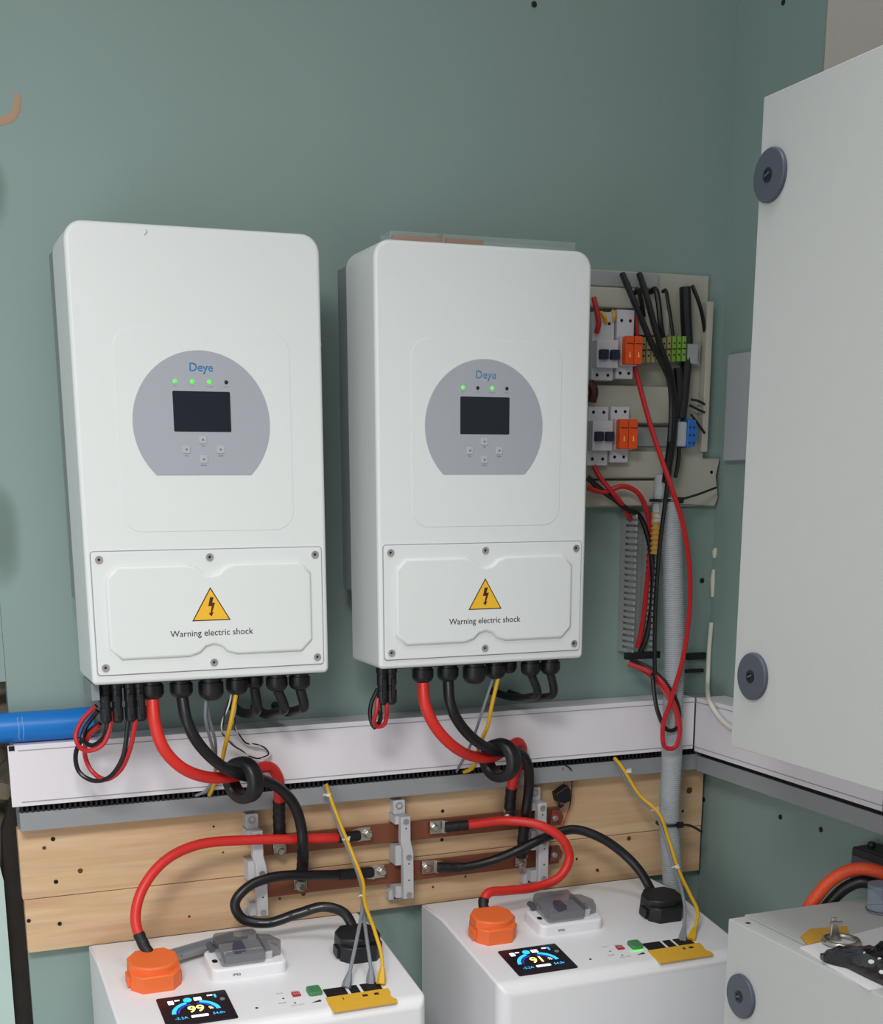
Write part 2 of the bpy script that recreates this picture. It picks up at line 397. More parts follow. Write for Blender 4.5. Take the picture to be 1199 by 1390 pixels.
# ------------------------------------------------------------------ wooden backing board
XP0, XP1, YP = -.097, 1.098, -.022
bb = thing('backing_board', (0.5, 0, .818), 'pine backing board of two planks fixed below the trunking', 'board')
p1 = part('plank', 'pine', bb, lambda bm: box(bm, XP0, XP1, YP, -.0005, .9035, 1.0135, .0012))
p2 = part('plank', 'pine', bb, lambda bm: box(bm, XP0+.002, XP1, YP+.0008, -.0005, .818, .9025, .0012))
def disc(bm, p, r, h=.0006, n=12): revolve(bm, p, (0, -1, 0), [(-.0002, r), (h*.6, r), (h, r*.8)], n)
for (px, py, r, m_, pl) in ((72, 1139, .0035, 'dark_hole', p1), (60, 1151, .003, 'soft_wood_knot', p1), (109, 1182, .0040, 'soft_wood_knot', p1), (76, 1197, .0035, 'dark_hole', p1), (290, 1122, .0018, 'dark_hole', p1),
                            (303, 1157, .0018, 'soft_wood_knot', p1), (81, 1254, .0032, 'dark_hole', p2), (39, 1250, .003, 'dark_hole', p2), (257, 1244, .002, 'soft_wood_knot', p2), (601, 1101, .003, 'dark_hole', p1), (600, 1140, .003, 'dark_hole', p1),
                            (412, 1213, .004, 'soft_wood_knot', p2), (380, 1220, .002, 'soft_wood_knot', p2), (588, 1204, .002, 'soft_wood_knot', p2), (603, 1187, .003, 'dark_hole', p1), (783, 1166, .002, 'dark_hole', p1),
                            (811, 1181, .003, 'soft_wood_knot', p2), (854, 1138, .004, 'soft_wood_knot', p1), (936, 1073, .006, 'soft_wood_knot', p1), (927, 1101, .0025, 'dark_hole', p1), (632, 1190, .002, 'soft_wood_knot', p2), (812, 1182, .002, 'soft_wood_knot', p2), (923, 1150, .0025, 'dark_hole', p1)):
    part('screw_hole' if m_ == 'dark_hole' else 'knot', m_, pl, lambda bm: disc(bm, at(px, py, YP), r))

# ------------------------------------------------------------------ busbars and their holders
ZB = ((.9375, .9695), (.868, .9000))
YBF = -.040
holders_x = (.258, .505, .752)
for (z0, z1), lab in zip(ZB, ('upper brown copper busbar across the pine board, carrying the red cables', 'lower brown copper busbar across the pine board, carrying the black cables')):
    single('busbar', 'copper', lab, 'busbar', lambda bm: box(bm, .262, .800, YBF, YBF+.008, z0, z1, .001), group='copper busbars')
def screw_head(bm, p, n, r=.0055, h=.0015, hole=False):
    revolve(bm, Vector(p), n, [(-.001, r), (h, r), (h, r*.62), (h*.3, r*.55), (h*.3, r*.2)], 14)
for k, (xh, lab) in enumerate(zip(holders_x, ('pale grey busbar holder at the end nearest the orange plug of the black-looped cable', 'middle pale grey busbar holder between the two pairs of bolted cables', 'pale grey busbar holder behind the looping red cable, beside the small black clip'))):
    lab = ('pale grey busbar holder crossed by the long straight red cable', 'pale grey busbar holder standing clear between the bolted cable lugs', 'pale grey busbar holder crossed by the curved red cable loop')[k]
    h = thing('busbar_holder', (xh, YP, .842), lab, 'busbar holder', 'busbar holders on the pine board')
    FH = Frame((xh, YP, 0))
    D = .045
    # rear half with feet, stepped outline, kept in front of and behind the bars
    part('foot', 'holder_grey', h, lambda bm: extr(bm, FH, rrect(-.0115, .0085, .985, 1.0085, .002), 0, .020, .001))
    for z0, z1, xr in ((.846, .866, .0135), (.902, .9355, .0115), (.9715, .985, .0095)):
        part('spacer', 'holder_grey', h, lambda bm: extr(bm, FH, [(-.014, z0), (xr, z0), (xr, z1), (-.014, z1)], 0, D-.012))
    part('front_bar', 'holder_grey', h, lambda bm: extr(bm, FH, [(-.0045, .8465), (.0135, .8465), (.0135, .925), (.0105, .938), (.0088, .945), (.0088, .986), (-.008, .986), (-.008, .968), (-.0085, .945), (-.0045, .930)], D-.0125, D, .0018))
    part('foot', 'holder_grey', h, lambda bm: extr(bm, FH, [(-.020, .838), (.004, .838), (.0135, .846), (-.012, .858), (-.020, .850)], 0, .016, .001))
    part('screw', 'screw_steel', h, lambda bm: screw_head(bm, FH(-.002, .999, .0195), (0, -1, 0), .0062))
    for (u, v) in ((.0005, .9775), (.005, .917), (.005, .853)):
        part('screw', 'screw_steel', h, lambda bm: screw_head(bm, FH(u, v, D-.0003), (0, -1, 0), .0050))
    for (u, v) in ((.0005, .966), (.005, .906), (.005, .878)):
        part('pin_hole', 'dark_hole', h, lambda bm: revolve(bm, FH(u, v, D-.0003), (0, -1, 0), [(0, .0014), (.0005, .0014)], 8))
    part('foot_slot', 'dark_hole', h, lambda bm: extr(bm, FH, [(-.012, .8395), (-.002, .8395), (-.010, .845)], .0155, .0165))
# ends of the bars beyond the last holder
for (z, lab) in ((.952, 'small brown lug with a thin red lead at the busbar end beside the black clip'), (.887, 'small bolted brown lug at the lower busbar end')):
    l = thing('end_lug', (.79, YBF, z), lab, 'cable lug')
    part('tongue', 'copper', l, lambda bm: extr(bm, Frame((.79, YBF-.0005, z)), [(-.012, -.013), (.010, -.010), (.014, .002), (.006, .014), (-.008, .015)], 0, .006, .0015))
    part('bolt', 'screw_steel', l, lambda bm: revolve(bm, (.786, YBF-.006, z), (0, -1, 0), [(0, .006), (.004, .006), (.006, .004)], 6))

# ------------------------------------------------------------------ inverters
def inverter(x0, z0, lab, leds, logo_m, off):
    IWD, IHT, YF, YB = .331, .58, -.225, -.105
    t = thing('solar_inverter', (x0+IWD/2, -.1, z0), lab, 'inverter', 'white wall inverters')
    F = Frame((x0, YF, z0))
    out = rrect(0, IWD, 0, IHT, (.007, .007, .024, .024), 7)
    part('housing', 'housing_white', t, lambda bm: extr(bm, F, out, YF-YB, 0, .0055, 4))
    def hs(bm):
        box(bm, x0+.0005, x0+IWD-.0005, -.1045, -.062, z0+.105, z0+IHT-.018, .002)
        for k in range(12):
            x = x0+.02+k*.026; box(bm, x, x+.004, -.1, -.062, z0+.09, z0+.1055)
    part('heat_sink', 'heat_sink', t, hs)
    part('mounting_bracket', 'heat_sink', t, lambda bm: box(bm, x0+.05, x0+IWD-.05, -.0615, -.0005, z0+.30, z0+.50, .002))
    part('front_emboss', 'housing_white', t, lambda bm: extr(bm, F, rrect(.052, .285, .20, .455, .026, 7), -.002, .0007, .0006, 2))
    # control panel: disc cut flat at the bottom
    cx, cz, rr, zb = .1635, .3385, .0915, .2725
    a0 = math.asin((zb-cz)/rr); pts = [(cx+rr*math.cos(a), cz+rr*math.sin(a)) for a in [a0+(math.pi-2*a0)*k/60 for k in range(61)]]
    cp = part('control_panel', 'panel_grey', t, lambda bm: extr(bm, F, pts, 0, .0016, .0005, 2))
    part('screen', 'screen_dark', cp, lambda bm: extr(bm, F, rrect(.1255, .2018, .328, .379, .0015), .001, .0022, .0003))
    text('logo', 'Deye', Frame(F(.1645, .4085, .0016)), .0150, logo_m, cp, bold=.00018)
    for k in range(4):
        u = .1295+k*.0226
        part('indicator_light', 'led_green' if leds[k] else 'led_off', cp, lambda bm: revolve(bm, F(u, .391, .0016), (0, -1, 0), [(-.0005, .0026), (.0004, .0026), (.0010, .0018), (.0012, .0008)], 12))
        text('indicator_caption', ('DC', 'AC', 'Normal', 'Alarm')[k], Frame(F(u, .3852, .0016)), .0034, 'print_grey', cp)
    for u, v, c in ((.163, .318, 'Up'), (.1405, .3055, 'Esc'), (.1865, .3055, 'Enter'), (.1632, .293, 'Down')):
        b = part('button', 'button_grey', cp, lambda bm: extr(bm, F, rrect(u-.0052, u+.0052, v-.0050, v+.0050, .0014, 3), .001, .0026, .0008))
        text('button_caption', c, Frame(F(u, v-.0078, .0016)), .0032, 'button_mark', cp)
        part('button_symbol', 'button_mark', b, lambda bm: extr(bm, F, {'Up': [(u-.002, v-.001), (u+.002, v-.001), (u, v+.002)], 'Down': [(u-.002, v+.001), (u, v-.002), (u+.002, v+.001)], 'Esc': [(u-.002, v), (u+.0012, v-.002), (u+.0012, v+.002)], 'Enter': [(u-.0012, v-.002), (u+.002, v), (u-.0012, v+.002)]}[c], .0026, .0028))
    # lower wiring cover
    c = part('wiring_cover', 'housing_white', t, lambda bm: extr(bm, F, rrect(.008, .3225, .0135, .1755, .004, 4), -.0005, .0028, .0012, 2))
    part('cover_gap', 'print_grey', t, lambda bm: extr(bm, F, rrect(.0068, .3237, .0123, .1767, .005, 4), -.001, .0003))
    def plateau(u0, u1, v0, v1, ch, nr):
        mid = (.165)
        P = [(u0+ch, v0)]
        P += [(mid+(nr+.012)*-1, v0)]+[(mid+nr*math.cos(R(a)), v0-.006+nr*math.sin(R(a))) for a in (150, 120, 90, 60, 30)]+[(mid+nr+.012, v0)]
        P += [(u1-ch, v0), (u1, v0+ch), (u1, v1-ch), (u1-ch, v1)]
        P += [(mid+nr+.012, v1)]+[(mid+nr*math.cos(R(a)), v1+.006-nr*math.sin(R(a))) for a in (30, 60, 90, 120, 150)]+[(mid-nr-.012, v1)]
        P += [(u0+ch, v1), (u0, v1-ch), (u0, v0+ch)]
        return P
    part('raised_plate', 'housing_white', c, lambda bm: extr(bm, F, plateau(.024, .306, .033, .157, .016, .021), .002, .0075, .0046, 4))
    for u, v in ((.018, .1655), (.165, .1655), (.313, .1655), (.018, .0235), (.165, .0235), (.313, .0235)):
        part('screw', 'screw_steel', c, lambda bm: screw_head(bm, F(u, v, .0026), (0, -1, 0), .0052, .0018))
        part('screw_socket', 'dark_hole', c, lambda bm: revolve(bm, F(u, v, .003), (0, -1, 0), [(0, .0018), (.0004, .0018)], 6))
    FW = Frame(F(.163, .0, .0075)); zt = .119-.0125
    tri = [(-.0265, zt-.0255), (.0265, zt-.0255), (0, zt+.0195)]
    wp = part('warning_triangle', 'warn_dark', c, lambda bm: extr(bm, FW, tri, -.001, .0003))
    part('warning_field', 'warn_yellow', wp, lambda bm: extr(bm, FW, inset(tri, .0014), -.001, .0005))
    bolt = [(-.001, .011), (.0042, .011), (.0018, .0035), (.0060, .0035), (.0012, -.0095), (.0035, -.0085), (.0002, -.0150), (-.0038, -.0105), (-.0012, -.0100), (.0010, -.0010), (-.0040, -.0010)]
    bolt = [(a*.95, b*1.0+zt-.005) for a, b in bolt][::-1]
    part('lightning_symbol', 'warn_dark', wp, lambda bm: extr(bm, FW, bolt, -.001, .0007))
    text('warning_text', 'Warning electric shock', Frame(FW(0, .0645, 0)), .0121, 'print_black', c, w=.0004)
    # underside: glands
    part('gland_plate', 'black_plastic', t, lambda bm: box(bm, x0+.012, x0+IWD-.012, -.205, -.125, z0-.003, z0+.001))
    def gland(bm, u, y, r, h):
        revolve(bm, (x0+u, y, z0), (0, 0, -1), [(-.001, r*1.12), (.006, r*1.12), (.0062, r*.9), (.010, r*.9), (.0102, r*1.05), (h*.72, r*1.05), (h*.9, r*.86), (h, r*.55)], 12)
    for u, y, r, h in ((.088, -.172, .0155, .031), (.129, -.172, .0155, .031), (.170, -.178, .0170, .036), (.210, -.168, .0150, .032), (.240, -.150, .0130, .027), (.268, -.172, .0150, .030), (.302, -.172, .0150, .030)):
        part('cable_gland', 'black_plastic', t, gland, u, y, r, h)
    for u in ((.022, .038, .056, .07) if not off else (.022, .036)):
        def mc4(bm):
            revolve(bm, (x0+u, -.175, z0), (0, 0, -1), [(-.001, .0092), (.012, .0092), (.013, .0082), (.030, .0084), (.031, .0072), (.038, .0072), (.0385, .0086), (.056, .0082), (.060, .0050)], 10)
            box(bm, x0+u-.003, x0+u+.003, -.1855, -.170, z0-.050, z0-.020, .001)
        part('solar_connector', 'black_plastic', t, mc4)
    if not off:
        part('side_tab', 'heat_sink', t, lambda bm: box(bm, x0+.001, x0+.012, -.20, -.12, z0-.024, z0-.0005, .001))
        part('side_switch', 'nylon', t, lambda bm: (box(bm, x0+IWD-.001, x0+IWD+.006, -.20, -.17, z0+.437, z0+.455, .002), box(bm, x0+IWD-.001, x0+IWD+.009, -.195, -.178, z0+.442, z0+.449, .002)))
    part('scuff', 'print_grey', t, lambda bm: tube(bm, [F(.100, .566, -.0002), F(.1035, .570, -.0002), F(.102, .573, -.0002)], .0007, 6)) if not off else None
    return t
X1, X2, ZI = .0, .4068, 1.25
inverter(X1, ZI, 'white inverter with three lit green lights, nearest the blue pipe', (1, 1, 1, 0), 'logo_blue', False)
inverter(X2, ZI, 'white inverter with faded logo, next to the breaker board', (1, 0, 1, 0), 'logo_faded', True)

# clear cover strip lying on the second inverter
cs = thing('clear_cover_strip', (.6, -.135, ZI+.58), 'clear plastic strip with a brown copper bar lying on top of an inverter', 'plastic strip')
part('cover', 'acrylic', cs, lambda bm: box(bm, .452, .742, -.165, -.125, ZI+.5802, ZI+.602, .002))
part('copper_bar', 'copper_bright', cs, lambda bm: box(bm, .462, .600, -.152, -.140, ZI+.583, ZI+.599, .001))
part('rib', 'steel', cs, lambda bm: box(bm, .531, .534, -.166, -.139, ZI+.5815, ZI+.6025))

# ------------------------------------------------------------------ cables
def cpath(pts): return spline([p if isinstance(p, Vector) else at(*p) for p in pts])
def under(x0, u, y, d=.026): return Vector((x0+u, y, ZI-d))
def cable(name, m, lab, cat, pts, r, group=None, n=12, sleeves=(), path=None, lugs=()):
    p = path or cpath(pts)
    t = thing(name, p[len(p)//2], lab, cat, group)
    part('jacket', m, t, lambda bm: tube(bm, p, r, n))
    for (a, b, rr, sm) in sleeves:
        sp = sub(p, a, b); ln = len(sp)
        part('heat_shrink', sm, t, lambda bm: tube(bm, sp, lambda i, k: rr*(1+.05*math.sin(i*2.2)), n))
    return t, p
def lug(t, p, d, nrm=(0, -1, 0), L=.030, wd=.021):
    """crimp lug: flat tongue with bolt, from cable end p pointing along d"""
    d = Vector(d).normalized(); fr = Frame(p, d, Vector(nrm).cross(d))
    part('lug', 'steel', t, lambda bm: (extr(bm, fr, [(.006, -wd/2), (L, -wd/2), (L, wd/2), (.006, wd/2)], -.0035, -.0005, .0008), extr(bm, fr, [(-.006, -wd*.38), (.007, -wd/2), (.007, wd/2), (-.006, wd*.38)], -.0035, .0045, .001)))
    bt = part('bolt', 'steel', t, lambda bm: revolve(bm, fr(.6*L+.005, 0, -.0008), nrm, [(0, .0078), (.0035, .0078), (.0037, .0062), (.0085, .0062), (.0095, .005)], 6))
YG = -.172
# inverter 1 battery leads, through the ferrite ring
c, p = cable('battery_lead', 'red_cable', 'thick red lead from the blue-pipe side inverter through its ferrite ring', 'cable',
    [under(X1, .088, YG), (210, 980, YG-.01), (222, 1016, -.185), (247, 1042, -.178), (282, 1055, -.158), (322, 1053, -.127), (346, 1045, -.104), (366, 1041, -.088), (377, 1054, -.078), (379, 1080, -.066), (379, 1108, -.056), (380, 1139, -.052)], .0088, 'leads from inverter to busbar', sleeves=((.84, 1, .0098, 'shrink_black'),))
lug(c, at(380, 1139, -.047), (0, 0, -1), L=.024)
c, p = cable('battery_lead', 'black_rubber', 'thick black lead from the blue-pipe side inverter through its ferrite ring', 'cable',
    [under(X1, .129, YG), (254, 980, YG-.01), (270, 1010, -.182), (297, 1037, -.174), (326, 1051, -.147), (353, 1058, -.125), (378, 1069, -.108), (399, 1092, -.096), (409, 1122, -.090), (411, 1146, -.088), (411, 1170, -.066), (409, 1192, -.051)], .0085, 'leads from inverter to busbar', sleeves=((.85, 1, .0094, 'shrink_black'),))
lug(c, at(408, 1188, -.047), (0, 0, -1), L=.024)
# inverter 2
c, p = cable('battery_lead', 'red_cable', 'thick red lead from the inverter beside the breaker board through its ferrite ring', 'cable',
    [under(X2, .088, YG), (577, 955, YG-.01), (590, 985, -.182), (612, 1010, -.175), (640, 1026, -.152), (670, 1027, -.126), (691, 1014, -.104), (704, 1008, -.09), (709, 1018, -.080), (702, 1042, -.068), (695, 1068, -.058), (692, 1098, -.052)], .0088, 'leads from inverter to busbar', sleeves=((.905, 1, .0098, 'shrink_black'),))
lug(c, at(692, 1096, -.047), (0, 0, -1), L=.024)
c, p = cable('battery_lead', 'black_rubber', 'thick black lead from the inverter beside the breaker board through its ferrite ring', 'cable',
    [under(X2, .129, YG), (612, 958, YG-.01), (626, 985, -.18), (648, 1007, -.170), (673, 1019, -.147), (693, 1021, -.126), (708, 1023, -.110), (717, 1040, -.098), (718, 1070, -.078), (713, 1110, -.068), (709, 1150, -.06), (708, 1163, -.056)], .0085, 'leads from inverter to busbar', sleeves=((.86, 1, .0094, 'shrink_black'),))
lug(c, at(708, 1159, -.047), (0, 0, -1), L=.022)
def ferrite(px, py, y, lab):
    o = at(px, py, y); ax = Vector((.86, .51, .02)).normalized(); Ro, Ri, h = .0352, .0188, .013
    prof = [(-h, Ri+.003), (-h, Ro-.005), (-h+.003, Ro-.001), (-h+.006, Ro), (h-.006, Ro), (h-.003, Ro-.001), (h, Ro-.005), (h, Ri+.003), (h-.003, Ri), (-h+.003, Ri)]
    def f(bm):
        a = ax.orthogonal().normalized(); b = ax.cross(a); n = 36; loops = []
        for k in range(n):
            e = a*math.cos(2*math.pi*k/n)+b*math.sin(2*math.pi*k/n)
            loops.append([bm.verts.new(o+ax*w+e*r) for w, r in prof])
        m = len(prof)
        for k in range(n):
            A, B = loops[k], loops[(k+1) % n]
            for i in range(m): bm.faces.new((A[i], A[(i+1) % m], B[(i+1) % m], B[i]))
    single('ferrite_ring', 'black_plastic', lab, 'ferrite ring', f, group='ferrite rings')
ferrite(330, 1059, -.135, 'black ferrite ring around the leads of the inverter nearest the blue pipe')
ferrite(679, 1032, -.135, 'black ferrite ring around the leads of the inverter beside the breaker board')

# ------------------------------------------------------------------ batteries
BW, YB0, YS, YF_, ZT, ZF = .437, -.034, -.12, -.352, .823, .7865
E2 = Vector((0, YF_-YS, ZF-ZT)).normalized()
def battery(x0, du, lab, charge, second):
    t = thing('battery', (x0+BW/2, -.19, 0), lab, 'battery', 'white floor batteries')
    def body(bm):
        prof = [(YB0, 0), (YB0, ZT), (YS, ZT), (YF_, ZF), (YF_, 0)]
        A = [bm.verts.new((x0, y, z)) for y, z in prof]; B = [bm.verts.new((x0+BW, y, z)) for y, z in prof]
        n = len(prof)
        for i in range(n): bm.faces.new((A[i], A[(i+1) % n], B[(i+1) % n], B[i]))
        bm.faces.new(A[::-1]); bm.faces.new(B)
        big = [e for e in bm.edges if all(abs(v.co.y-YF_) < 1e-6 for v in e.verts)]
        bmesh.ops.bevel(bm, geom=big, offset=.020, segments=6, affect='EDGES', profile=.5)
        small = [e for e in bm.edges if e.is_manifold and e.calc_face_angle(0) > .6 and all(v.co.y > YF_+.03 or True for v in e.verts) and min(v.co.z for v in e.verts) > .5]
        bmesh.ops.bevel(bm, geom=small, offset=.004, segments=3, affect='EDGES', profile=.5)
    part('case', 'battery_white', t, body)
    F = Frame((x0+du, YS, ZT), (1, 0, 0), -E2)        # u right, v up-slope, w out of the panel
    P = lambda u, v, w=0: F(u, -v, w)
    def rc(u0, u1, v0, v1, r=0): return rrect(u0, u1, -v1, -v0, r, 4)
    # display
    d = part('display', 'display_black', t, lambda bm: extr(bm, F, [(.036, -.211), (.136, -.211), (.148, -.130), (.049, -.130)][0:4] if False else rc(.042, .142, .130, .211, .003), -.001, .0016, .0005))
    W2 = .0018
    ctr = (.090, -.180)
    def arc(bm, r0, r1, a0, a1, n=8):
        poly = [(ctr[0]+r0*math.cos(R(a)), ctr[1]+r0*.9*math.sin(R(a))) for a in [a0+(a1-a0)*k/n for k in range(n+1)]]
        poly += [(ctr[0]+r1*math.cos(R(a)), ctr[1]+r1*.9*math.sin(R(a))) for a in [a1+(a0-a1)*k/n for k in range(n+1)]]
        extr(bm, F, poly[::-1], .001, W2)
    part('gauge_arc', 'ui_blue', d, arc, .0285, .0345, 108, 178)
    part('gauge_arc', 'ui_blue', d, arc, .0285, .0345, 2, 72)
    part('gauge_line', 'ui_deep', d, arc, .0240, .0262, 100, 175)
    part('gauge_line', 'ui_deep', d, arc, .0240, .0262, 5, 80)
    part('status_icon', 'ui_blue', d, lambda bm: extr(bm, F, circ(.084, -.1455, .0062, 14), .001, W2))
    part('status_icon', 'ui_white', d, lambda bm: extr(bm, F, rc(.093, .104, .141, .150, .001), .001, W2))
    part('status_icon', 'ui_white', d, lambda bm: extr(bm, F, rc(.056, .064, .142, .152, .001), .001, W2))
    part('status_icon', 'ui_white', d, lambda bm: extr(bm, F, rc(.066, .073, .1415, .1445, .0005), .001, W2))
    part('status_icon', 'ui_white', d, lambda bm: extr(bm, F, rc(.113, .121, .139, .142, .0005), .001, W2))
    part('status_icon', 'ui_blue', d, lambda bm: extr(bm, F, rc(.1225, .1255, .139, .148, .0005), .001, W2))
    text('charge_reading', charge, Frame(P(.091, .1725, .0016), (1, 0, 0), -E2), .024, 'ui_yellow', d, squash=1.0, bold=.0004)
    text('charge_unit', '%', Frame(P(.1115, .1745, .0016), (1, 0, 0), -E2), .0095, 'ui_yellow', d)
    part('charge_bar', 'ui_white', d, lambda bm: extr(bm, F, rc(.080, .104, .1885, .1945, .001), .001, W2))
    text('small_reading', '-2.2A', Frame(P(.066, .192, .0016), (1, 0, 0), -E2), .0082, 'ui_blue', d)
    text('small_reading', '54.0v' , Frame(P(.119, .191, .0016), (1, 0, 0), -E2), .0082, 'ui_blue', d)
    part('display_button', 'screw_steel', d, lambda bm: revolve(bm, P(.132, .156, .0012), F.w, [(0, .0036), (.0012, .0036), (.0016, .0026)], 14))
    # breaker box with smoked lid
    b = part('breaker_box', 'battery_white', t, lambda bm: extr(bm, F, rc(.130, .244, .036, .104, .012), -.001, .019, .004))
    part('breaker_body', 'breaker_inside', b, lambda bm: extr(bm, F, rc(.152, .224, .046, .090, .002), .018, .031, .001))
    part('breaker_toggle', 'terminal_blue' if False else 'toggle_navy', b, lambda bm: (extr(bm, F, rc(.172, .186, .054, .080, .002), .030, .037, .001), extr(bm, F, rc(.168, .178, .066, .084, .002), .030, .039, .001)))
    part('smoked_lid', 'smoked', b, lambda bm: extr(bm, F, rc(.146, .212, .030, .097, .006), .0185, .044, .006))
    part('lid_latch', 'smoked', b, lambda bm: extr(bm, F, [(.213, -.088), (.238, -.082), (.244, -.062), (.232, -.040), (.213, -.034)], .0185, .036, .005))
    part('lid_hinge', 'lock_grey', b, lambda bm: tube(bm, [P(.141, .034, .026), P(.141, .050, .026)], .005, 10))
    part('mount_hole', 'dark_hole', b, lambda bm: extr(bm, F, rc(.136, .144, .070, .080, .003), .0185, .0193))
    text('box_print', 'IP65', Frame(P(.166, .1045, .009), (1, 0, 0), Vector((0, .2, .98))), .007, 'print_black', b)
    # indicators, ports
    part('pinhole', 'dark_hole', t, lambda bm: revolve(bm, P(.173, .191, 0), F.w, [(-.001, .0022), (.0003, .0022)], 10))
    part('run_switch', 'red_block', t, lambda bm: extr(bm, F, rc(.2305, .2425, .165, .1765, .001), -.001, .0022, .0005))
    text('switch_print', 'ON', Frame(P(.2365, .171, .0022), (1, 0, 0), -E2), .006, 'print_white', t)
    for s, u, v in (('RUN', .215, .1605), ('ADD', .236, .1605), ('RS485', .2115, .188), ('SOC ALM', .231, .199), ('RS232/CAN', .290, .168)):
        text('panel_print', s, Frame(P(u, v, 0), (1, 0, 0), -E2), .0046, 'print_grey', t)
    for u, v in ((.216, .176), (.2285, .1925)):
        part('pinhole', 'dark_hole', t, lambda bm: revolve(bm, P(u, v, 0), F.w, [(-.001, .0016), (.0003, .0016)], 8))
    part('ground_wedge', 'print_black', t, lambda bm: extr(bm, F, [(.251, -.199), (.266, -.199), (.266, -.193)], -.001, .0003))
    if second:
        for k in range(4): part('charge_light', 'led_green', t, lambda bm: extr(bm, F, rc(.2475+k*.006, .2515+k*.006, .184, .188, .0005), -.001, .0006))
    part('terminal_socket', 'green_block', t, lambda bm: extr(bm, F, rc(.2535, .2735, .160, .182, .004), -.001, .006, .0015))
    for u0, u1 in ((.2775, .3095), (.3145, .3285), (.3335, .3625)):
        part('port', 'port_dark', t, lambda bm: extr(bm, F, rc(u0, u1, .168, .191, .001), -.001, .0008))
    tp = part('yellow_tape', 'yellow_tape', t, lambda bm: extr(bm, F, [(.2735, -.2335), (.370, -.2325), (.3715, -.2245), (.366, -.214), (.3695, -.203), (.3705, -.1905), (.2745, -.1915), (.2725, -.21)], -.0005, .0011))
    for u0, u1 in (((.297, .2985), (.327, .335), (.345, .352)) if not second else ((.333, .337), (.344, .352))):
        part('pen_mark', 'warn_dark', tp, lambda bm: extr(bm, F, rc(u0, u1, .1985, .2045), .001, .0013))
    return t, F, P
mat('toggle_navy', (44, 58, 104), .4)
bat1, F1, P1 = battery(-.006, .020, 'white battery with a loose grey strip on top, display showing ninety-nine', '99', False)
bat2, F2, P2 = battery(.545, .0, 'white battery by the side wall corner, display showing ninety-one', '91', True)

def plug(t, F, px, py, m, tall=.036, r=.036, py_off=0, turn=0):
    """octagonal battery plug standing on the panel, cable entering at the back"""
    d = ray(px, py); o = F.o+F.w*(tall*.5); k = (o-CAM).dot(F.w)/d.dot(F.w); q = CAM+d*k - F.w*(tall*.5)
    fr = Frame(q, F.u*math.cos(turn)+F.v*math.sin(turn), F.v*math.cos(turn)-F.u*math.sin(turn))
    body = [(-.6, -1), (.6, -1), (1, -.55), (1, .5), (.62, 1), (-.62, 1), (-1, .5), (-1, -.55)]
    part('plug_body', m, t, lambda bm: extr(bm, fr, [(a*r, b*r*.95) for a, b in body], 0, tall*.72, .003))
    part('plug_cap', m, t, lambda bm: extr(bm, fr, [(a*r*.99, b*r*.96) for a, b in ((-.62, -.62), (-.25, -.80), (.25, -.80), (.62, -.62), (1, -.3), (1, .5), (.6, 1), (-.6, 1), (-1, .5), (-1, -.3))], tall*.55, tall, .0035))
    for s in (-1, 1):
        part('plug_grip', m, t, lambda bm: extr(bm, fr, [(s*r*1.0-.004, -r*.35), (s*r*1.0+.0022, -r*.35), (s*r*1.0+.0022, r*.25), (s*r*1.0-.004, r*.25)], .003, tall*.5, .0012))
    return fr
# battery 1 leads
c, p = cable('battery_lead', 'red_cable', 'long red cable to the orange plug of the battery carrying the grey offcut', 'cable',
    [(487, 1134, -.052), (458, 1137, -.060), (405, 1139, -.071), (345, 1140, -.081), (268, 1147, -.095), (222, 1170, -.115), (192, 1210, -.135), (184, 1250, -.15), (195, 1282, -.165), (207, 1302, -.175)], .0078, 'cables from busbar to battery', sleeves=((0, .085, .0088, 'shrink_black'), (.91, 1, .0086, 'shrink_black')))
lug(c, at(483, 1134, -.048), (1, 0, .02), L=.026, wd=.022)
plug(c, F1, 209, 1317, 'orange_plastic')
c, p = cable('battery_lead', 'black_rubber', 'black cable looping to the black plug of the battery carrying the grey offcut', 'cable',
    [(505, 1184, -.052), (470, 1187, -.062), (425, 1188, -.078), (375, 1190, -.09), (338, 1203, -.10), (319, 1226, -.105), (329, 1247, -.11), (362, 1253, -.12), (405, 1240, -.135), (440, 1231, -.15), (468, 1240, -.16), (480, 1262, -.17), (484, 1275, -.175)], .0080, 'cables from busbar to battery', sleeves=((0, .13, .0088, 'shrink_black'),))
lug(c, at(502, 1185, -.048), (1, 0, .02), L=.026, wd=.022)
plug(c, F1, 486, 1280, 'black_plastic', r=.033)
fp = sub(p, .60, .86)
part('cable_print', 'print_grey', c, lambda bm: [tube(bm, [fp[i]+Vector((-.0012, -.0072, .0034)), fp[i+1]+Vector((-.0012, -.0072, .0034))], .0011, 5) for i in range(2, len(fp)-2) if (i*7) % 5 != 0])
